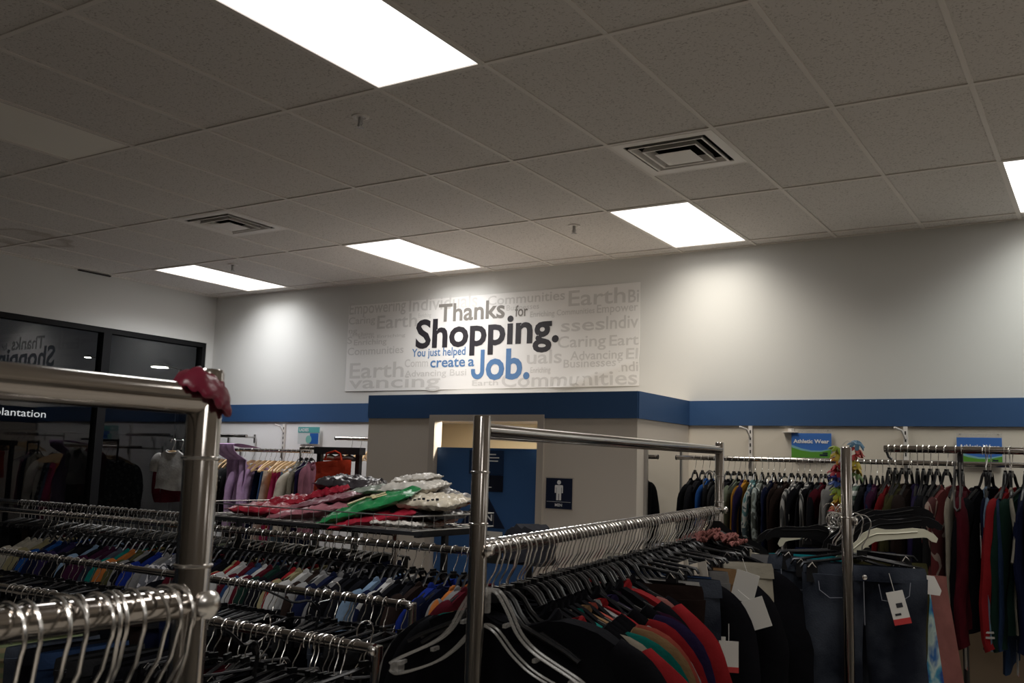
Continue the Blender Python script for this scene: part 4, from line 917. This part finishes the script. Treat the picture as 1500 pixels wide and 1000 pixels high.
# ---- wall rail with sportswear at the back right
ZW = CAMZ + .102; YW_ = 6.70
def wall_rail(x0, x1, y, z, lab, arms):
    o = empty('wall_rail', (x0, y, z)); tag(o, lab, 'clothes rail'); L = x1 - x0
    build('rail_tube', MB().tube([(0, 0, 0), (L, 0, 0)], .0165, 14), M_chrome, o)
    build('end_cap', MB().lathe([(.018, -.003), (.019, 0), (.018, .004)], 14).xf(Matrix.Rotation(pi / 2, 4, 'Y')), M_blackmetal, o)
    for a in arms: build('bracket_arm', MB().tube([(a - x0, .0, -.01), (a - x0, YB - y - .03, -.005)], .009, 8).box((a - x0, YB - y - .028, -.02), (.025, .01, .09)), M_dwire, o)
    return o
wall_rail(-2.76, 1.6, YW_, ZW, 'long wall rail of sportswear below the athletic wear signs', (-2.345, -1.235, -.1, 1.2))
for i, (x, c, k) in enumerate(ROW_R1):
    m, w = mk(gcol(c)); kk = KIN[k]; a = rnd.uniform(-.15, .15)
    hanger('clip' if kk == 'pants' else 'shirt', (x, YW_, ZW), H90 + a, 'black hanger on the sportswear wall rail, %s from its left end' % ordn(i + 1), 'hangers on the sportswear wall rail', ry=rnd.uniform(-.05, .05))
    garment(kk, m, (x, YW_, ZW - .02), H90 + a, '%s %s on the sportswear wall rail, %s garment from its left end' % (w, KW[kk], ordn(i + 1)), 'sportswear on the wall rail', var=i, sy=.8, price=(-.30, .0, -.34, .4) if i in (18, 28) else None)
for i in range(8):
    x = -.75 + i * .13; m, w = mk(['black', 'navy', 'charcoal', 'grey'][i % 4])
    garment('sweater', m, (x, YW_, ZW - .02), H90, '%s sweater on the sportswear wall rail, %s garment from its left end' % (w, ordn(len(ROW_R1) + i + 1)), 'sportswear on the wall rail', var=i)

# ---- free standing right rail with jackets
ZJ = CAMZ + .138; YJ = 4.85
jr = empty('clothes_rack', (-.935, YJ, 0)); tag(jr, 'higher right clothes rack of jackets in front of the sign', 'clothes rack')
build('hang_rail', MB().tube([(0, 0, ZJ), (1.9, 0, ZJ)], .0165, 16), M_chrome, jr)
for x in (.33, 1.6):
    build('post', MB().tube([(x, .02, .04), (x, .02, ZJ - .01)], .013, 12), M_blackmetal, jr); build('base_bar', MB().bbox(x - .02, x + .02, -.3, .3, 0, .04), M_blackmetal, jr)
build('rail_end', MB().tube([(.01, 0, ZJ - .012), (.02, 0, ZJ - .04), (.035, 0, ZJ - .05)], .006, 6), M_blackmetal, jr)
for i, (x, c, k) in enumerate(ROW_R2):
    m, w = mk(gcol(c)); kk = KIN[k]; a = {11: -.30, 14: -.25, 17: -.4, 8: -.2}.get(i, rnd.uniform(-.10, .10))
    x += .05 if i in (11, 14, 17) else 0
    hanger('shirt', (x, YJ, ZJ), H90 + a, 'black hanger on the jacket rack, %s from its left end' % ordn(i + 1), 'hangers on the jacket rack', ry=rnd.uniform(-.05, .05))
    o = garment(kk, m, (x, YJ, ZJ - .03), H90 + a, '%s %s on the jacket rack, %s garment from its left end' % (w, KW[kk], ordn(i + 1)), 'jackets and tops on the right rack', var=i, sy=.55 if kk in ('shirt', 'tee') else .8, sz=1.06, price=(-.29, .02, -.32, .4) if i in (13,) else (-.15, .0, -.78, .3) if i in (3, 10, 16, 18) else None)
    if kk == 'jacket' and c == 'red':
        st = MB()
        for s in (-1, 1):
            for z in (-.685, -.705): st.tube([(s * .30, 0, z), (s * .30, 0, z - .008)], .052, 12, ry=.037, up=(0, 1, 0))
        build('cuff_stripes', st, cloth(C['white'], 'cloth_white'), o)
    if kk == 'hoodie':
        build('drawstring', MB().tube([(-.31, -.03, -.03), (-.32, -.035, -.14), (-.32, -.03, -.215), (-.315, -.01, -.225), (-.31, .005, -.21), (-.31, .008, -.12), (-.30, .0, -.03)], .0045, 6), cloth(C['grey'], 'cloth_grey'), o)
for i in range(3):
    x = -.20 + i * .13; m, w = mk(['black', 'maroon', 'navy'][i])
    hanger('shirt', (x, YJ, ZJ), H90, 'black hanger on the jacket rack, %s from its left end' % ordn(len(ROW_R2) + i + 1), 'hangers on the jacket rack')
    garment('jacket', m, (x, YJ, ZJ - .03), H90, '%s jacket on the jacket rack, %s garment from its left end' % (w, ordn(len(ROW_R2) + i + 1)), 'jackets and tops on the right rack', var=i)

# ---- ladies corner
ZL = CAMZ + .077; YL = 6.70
wall_rail(-8.1, -6.45, YL, ZL, 'ladies wall rail with wooden hangers in the left corner', (-7.9, -7.29, -6.5))
wall_rail(-8.3, -7.56, YL + .2, CAMZ + .222, 'short upper wall rail in the left corner', (-8.1, -7.7))
wall_rail(-6.15, -5.45, YL, CAMZ + .205, 'short wall rail left of the restroom block', (-6.0, -5.6))
for i, (x, c, k, h) in enumerate(ROW_L):
    c = {'cream': 'brightcream', 'pink': 'hotpink', 'orange': 'brightorange', 'denim': 'brightblue', 'red': 'hotpink'}.get(c, c); m, w = mk(gcol(c)); kk = KIN[k]; a = rnd.uniform(-.2, .2) + (.25 if h == 'wood' else 0)
    hanger(h, (x, YL, ZL), H90 + a, '%s hanger on the ladies wall rail, %s from its left end' % ('light wooden' if h == 'wood' else 'black plastic', ordn(i + 1)), 'hangers on the ladies wall rail')
    garment(kk, m, (x, YL, ZL - (.05 if kk == 'skirt' else .01)), H90 + a, '%s %s on the ladies wall rail, %s garment from its left end' % (w, KW[kk], ordn(i + 1)), 'clothes on the ladies wall rail', var=i)
# lilac sheet thrown over the ladies rail
def drape(u, v, sd):
    q = (v - .32) * 1.25
    y = -.03 - .22 * sin(min(1, max(0, v / .42)) * pi) * (1 if v < .42 else 0) - (.16 + .1 * max(0, v - .42)) * (1 if v >= .30 else v / .30)
    z = .02 + .035 * sin(pi * min(1, v * 3)) - .52 * max(0, v - .25) / .75
    return (.13 * u + .03 * v + .012 * sin(12 * v), y + .018 * sin(9 * u + 3 * v) + sd * .004, z)
o = build('lilac_blanket', MB().shell(drape, 22, 26), cloth(C['lilac'], 'cloth_lilac'), loc=(-7.2, YL - .03, ZL + .0)); tag(o, 'lilac blanket draped over the ladies rail left of the wooden hangers', 'blanket')
for i, (x, c) in enumerate(((-6.43, 'cream'), (-6.36, 'purple'), (-6.30, 'pink'))):
    m, w = mk(c); hanger('shirt', (x, YL - .15, ZL + .03), H90, 'black hanger beside the dark display frame, %s from the left' % ordn(i + 1), 'hangers beside the dark display frame')
    garment('shirt', m, (x, YL - .15, ZL + .03), H90, '%s long top beside the dark display frame, %s from the left' % (w, ordn(i + 1)), 'tops beside the dark display frame', var=i, sx=.42)
rack('black side arm rack beside the dark display frame', (-6.44, YL - .15), (-6.22, YL - .15), ZL + .03, ZL + .03, pr=.01, knob=False)
for i in range(4):
    hanger('wood', (-5.95 + i * .11, YL, CAMZ + .205), H90 + .4, 'wooden hanger on the short rail by the restroom block, %s from the left' % ordn(i + 1), 'wooden hangers by the restroom block')
# dark display frame with a red tote bag
f = empty('display_rack', (-6.11, 6.42, 0)); tag(f, 'black display frame holding the red bag left of the restroom block', 'display frame')
m = MB()
for x in (0, .46):
    build('upright', MB().bbox(x, x + .045, 0, .04, 0, CAMZ + .118), M_blackmetal, f, smooth=False)
build('top_board', MB().bbox(-.02, .52, -.02, .06, CAMZ + .055, CAMZ + .118), M_blackmetal, f, smooth=False); build('foot', MB().bbox(-.02, .52, -.2, .25, 0, .03), M_blackmetal, f, smooth=False)
def bag(u, v, sd):
    w = .17 + .04 * (1 - v); return (w * u + .012 * sin(6 * v), sd * (.05 + .03 * v) * sqrt(max(0, 1 - u ** 4)) + .012 * nz(u * 3, v * 4, sd, 2), -.33 * v - .03 * (1 - v) * (1 - u) * .5)
o = build('tote_bag', MB().shell(bag, 14, 14), cloth((.33, .035, .015), 'cloth_redbag'), loc=(-5.855, 6.36, CAMZ + .01)); tag(o, 'orange-red tote bag hanging in the black display frame', 'bag')
build('strap', MB().tube([(-.1, 0, -.01), (-.08, 0, .05), (0, .02, .075), (.08, 0, .05), (.1, 0, -.01)], .008, 8), cloth((.33, .035, .015), 'cloth_redbag'), o)
for i, (c, x) in enumerate((('cream', -.10), ('rose', .02), ('grey', .12))):
    m, w = mk(c)
    o = build('rolled_scarf', MB().tube([(-.07, 0, 0), (0, .01, .012), (.07, 0, .0)], [.02, .03, .02], 10), m, loc=(-5.85 + x, 6.42, CAMZ + .015)); tag(o, '%s rolled scarf at the top of the black display frame' % w, 'scarf')
# white small t-shirt in the corner
ca = empty('clothes_rack', (-7.82, 6.62, 0)); tag(ca, 'small black stand in the left corner before the window', 'clothes rack')
build('post', MB().tube([(0, 0, .03), (0, 0, CAMZ + .16)], .011, 12), M_blackmetal, ca); build('arm', MB().tube([(0, 0, CAMZ + .145), (0, -.45, CAMZ + .145)], .011, 12), M_blackmetal, ca); build('base', MB().lathe([(.22, 0), (.22, .02), (.03, .04)], 20), M_blackmetal, ca)
hanger('wood', (-7.78, 6.17, CAMZ + .145), .15, 'wooden hanger of the small white t-shirt in the corner', 'hangers in the left corner'); 
garment('tee', cloth(C['white'], 'cloth_white'), (-7.78, 6.17, CAMZ + .145), .15, 'small white t-shirt hanging alone in the left corner', 'clothes in the left corner', var=0, sx=.8, sz=.72)
hanger('shirt', (-7.82, 6.30, CAMZ + .145), .1, 'black hanger of the maroon top in the left corner', 'hangers in the left corner')
garment('shirt', cloth(C['maroon'], 'cloth_maroon'), (-7.82, 6.30, CAMZ + .145), .1, 'maroon top behind the small white t-shirt in the corner', 'clothes in the left corner', var=1, sz=.8)

# ---- wire basket of bagged clothes over the shirt rack
bk = empty('wire_basket', (-4.12, 3.40, CAMZ - .30)); tag(bk, 'long wire basket full of bagged clothes in front of the restroom block', 'basket')
BL, BW, BH = 1.475, .66, .064
def wires(segs, r, n=5):
    m = MB()
    for a, c in segs: m.tube([a, c], r, n)
    return m
build('rim', wires([((0, 0, BH), (BL, 0, BH)), ((0, BW, BH), (BL, BW, BH)), ((0, 0, BH), (0, BW, BH)), ((BL, 0, BH), (BL, BW, BH)), ((0, 0, 0), (BL, 0, 0)), ((0, BW, 0), (BL, BW, 0)), ((0, 0, 0), (0, BW, 0)), ((BL, 0, 0), (BL, BW, 0))], .0032, 6), M_dwire, bk)
sg = []
N = 20
for i in range(N + 1):
    x = BL * i / N; sg += [((x, 0, 0), (x, 0, BH)), ((x, BW, 0), (x, BW, BH)), ((x, 0, 0), (x, BW, 0))]
for i in range(9):
    y = BW * i / 8; sg += [((0, y, 0), (BL, y, 0)), ((0, y, 0), (0, y, BH)), ((BL, y, 0), (BL, y, BH))]
build('mesh_wires', wires(sg, .002, 4), M_dwire, bk)
st = empty('basket_stand', (-4.12, 3.40, 0)); tag(st, 'black metal stand carrying the wire basket', 'stand')
zt_ = CAMZ - .306
for y in (.09, .57): build('beam', MB().bbox(-.02, BL, y - .009, y + .009, zt_ - .02, zt_), M_blackmetal, st, smooth=False)
for x in (.03, BL - .05): 
    build('cross_bar', MB().bbox(x - .0125, x + .0125, .10, .56, zt_ - .03, zt_ - .002), M_blackmetal, st, smooth=False)
    build('leg', MB().bbox(x - .0125, x + .0125, .31, .335, 0, zt_ - .03), M_blackmetal, st, smooth=False)
def film(name, c): return mat('film_' + name, c, .28, bump=.8, bscale=16, var=.2, vscale=20, spec=.6)
def package(c, loc, L, W, T, rx, ry, rz, lab, seed, name='bagged_garment'):
    def Fp(u, v, sd):
        w = 2 * v - 1; e = max(0, (1 - abs(u) ** 3.5) * (1 - abs(w) ** 3.5)) ** .45
        x = L / 2 * u + .01 * nz(u * 2, w * 2, seed, 2); y = W / 2 * w + .01 * nz(w * 2, u * 2, seed + 5, 2)
        return (x, y, sd * T / 2 * e + .011 * nz(u * 3 + seed, w * 3, sd * .4, 1.8) * (1 + .6 * e) + .006 * nz(u * 9, w * 9, seed + sd, 2))
    o = build(name, MB().shell(Fp, 26, 20), c, loc=loc, rot=(rx, ry, rz)); tag(o, lab, 'bagged clothes', 'bagged clothes in the wire basket')
    sm = MB().box((L / 2 * .99, 0, 0), (.02, W * .9, .002)); build('bag_flap', sm, M_clear, o)
    return o
zb = CAMZ
package(film('red', (.30, .014, .03)), (-3.76, 3.690, zb - .265), .46, .34, .05, .05, .02, .1, 'flat red bagged garment at the left end of the basket', 1)
package(film('pinkd', (.22, .05, .07)), (-3.92, 3.880, zb - .27), .36, .3, .04, 0, .03, -.2, 'dull pink bagged garment at the far left of the basket', 14)
package(film('red', (.30, .014, .03)), (-3.80, 3.860, zb - .222), .30, .26, .045, .1, -.06, .3, 'bright red bagged garment behind the flat red one', 2)
package(film('rose', (.33, .12, .14)), (-3.45, 3.700, zb - .245), .52, .34, .05, .12, -.16, .15, 'dusty pink bagged garment in the basket middle', 3)
package(film('mauve', (.24, .10, .12)), (-3.46, 3.760, zb - .203), .50, .30, .04, .15, -.2, .0, 'mauve bagged garment resting on the dusty pink one', 4)
package(film('red', (.30, .014, .03)), (-3.50, 3.820, zb - .158), .26, .22, .05, .2, -.25, .2, 'small shiny red bag on top of the mauve one', 5)
package(film('printblack', (.03, .025, .028)), (-3.45, 3.900, zb - .118), .32, .26, .07, .1, .05, .2, 'black patterned bagged garment at the top of the left heap', 6)
package(film('red', (.30, .014, .03)), (-3.0, 3.620, zb - .262), .46, .26, .055, .1, -.2, .25, 'long red bagged garment in front under the green one', 7)
package(film('green', (.015, .18, .055)), (-3.06, 3.630, zb - .200), .50, .30, .05, .22, -.30, .25, 'shiny green bagged garment with a white and gold print', 8)
package(film('sage', (.22, .25, .20)), (-3.13, 3.860, zb - .128), .42, .28, .03, .1, -.08, .1, 'pale grey-green bagged garment above the green one', 9)
package(film('rust', (.24, .06, .03)), (-2.93, 3.840, zb - .190), .40, .30, .07, .05, .05, -.1, 'rust coloured bagged garment under the white bundle', 10)
package(film('black', (.02, .02, .024)), (-2.88, 3.740, zb - .235), .42, .36, .05, .0, .03, .1, 'black bagged garment under the cream bundle', 11)
package(film('offwhite', (.50, .46, .40)), (-2.95, 3.800, zb - .118), .30, .24, .06, .1, -.06, .2, 'off-white bagged bundle at the top of the basket pile', 12)
package(film('offwhite', (.50, .46, .40)), (-2.98, 3.860, zb - .078), .22, .18, .035, .05, -.12, .3, 'small off-white bag on the very top of the basket pile', 13)
package(film('greyb', (.22, .21, .20)), (-2.90, 3.900, zb - .150), .36, .30, .04, .1, .20, -.1, 'grey folded blanket sloping down the right of the pile', 15)
cb = package(film('creamb', (.52, .45, .34)), (-2.74, 3.680, zb - .178), .30, .24, .06, .12, .0, .12, 'cream bagged bundle with a line of dark print', 16)
package(film('rust2', (.30, .10, .055)), (-2.88, 3.80, zb - .262), .30, .30, .06, .1, .0, .2, 'coppery bagged garment low in the right end of the basket', 17)
package(film('offwhite', (.50, .46, .40)), (-2.84, 3.580, zb - .282), .26, .16, .02, .0, .02, .1, 'flat white bagged sheet on the basket floor at the right', 18)
pr_ = MB()
for i in range(9): pr_.box((-.11 + i * .024, -.105, .02 + .004 * (i % 3)), (.014, .004, .010))
build('printed_line', pr_, M_ink, cb)
gp = MB(); gp.tube([(-.12, -.03, .035), (-.04, .02, .036), (.02, -.04, .036), (.08, -.01, .034)], .006, 6); gp.tube([(-.02, .05, .034), (.05, -.08, .034), (.10, -.05, .03)], .012, 6, ry=.004)
g0 = [o for o in bpy.data.objects if o.get('label', '').startswith('shiny green')][0]
build('gold_print', gp, mat('gold_white_print', (.5, .42, .22), .4), g0)
# small details at the near posts
o = hanger('clear', (-1.20, 1.90, ZCA - .0), CR - .5, 'clear plastic hanger turned sideways beside the near centre post', 'hangers on the centre rack') if False else None

# ------------------------------------------------------------------ world and view
wd = bpy.data.worlds.new('night'); SC.world = wd; wd.use_nodes = True
wd.node_tree.nodes['Background'].inputs['Color'].default_value = (.010, .011, .013, 1); wd.node_tree.nodes['Background'].inputs['Strength'].default_value = 1.0
vs_ = SC.view_settings; vs_.view_transform = 'Standard'; vs_.look = 'None'; vs_.gamma = 1; vs_.use_curve_mapping = False; vs_.exposure = 0.0
SC.cycles.max_bounces = 8; SC.cycles.diffuse_bounces = 4; SC.cycles.glossy_bounces = 4; SC.cycles.transparent_max_bounces = 16
SC.cycles.use_denoising = True; SC.cycles.sample_clamp_indirect = 6
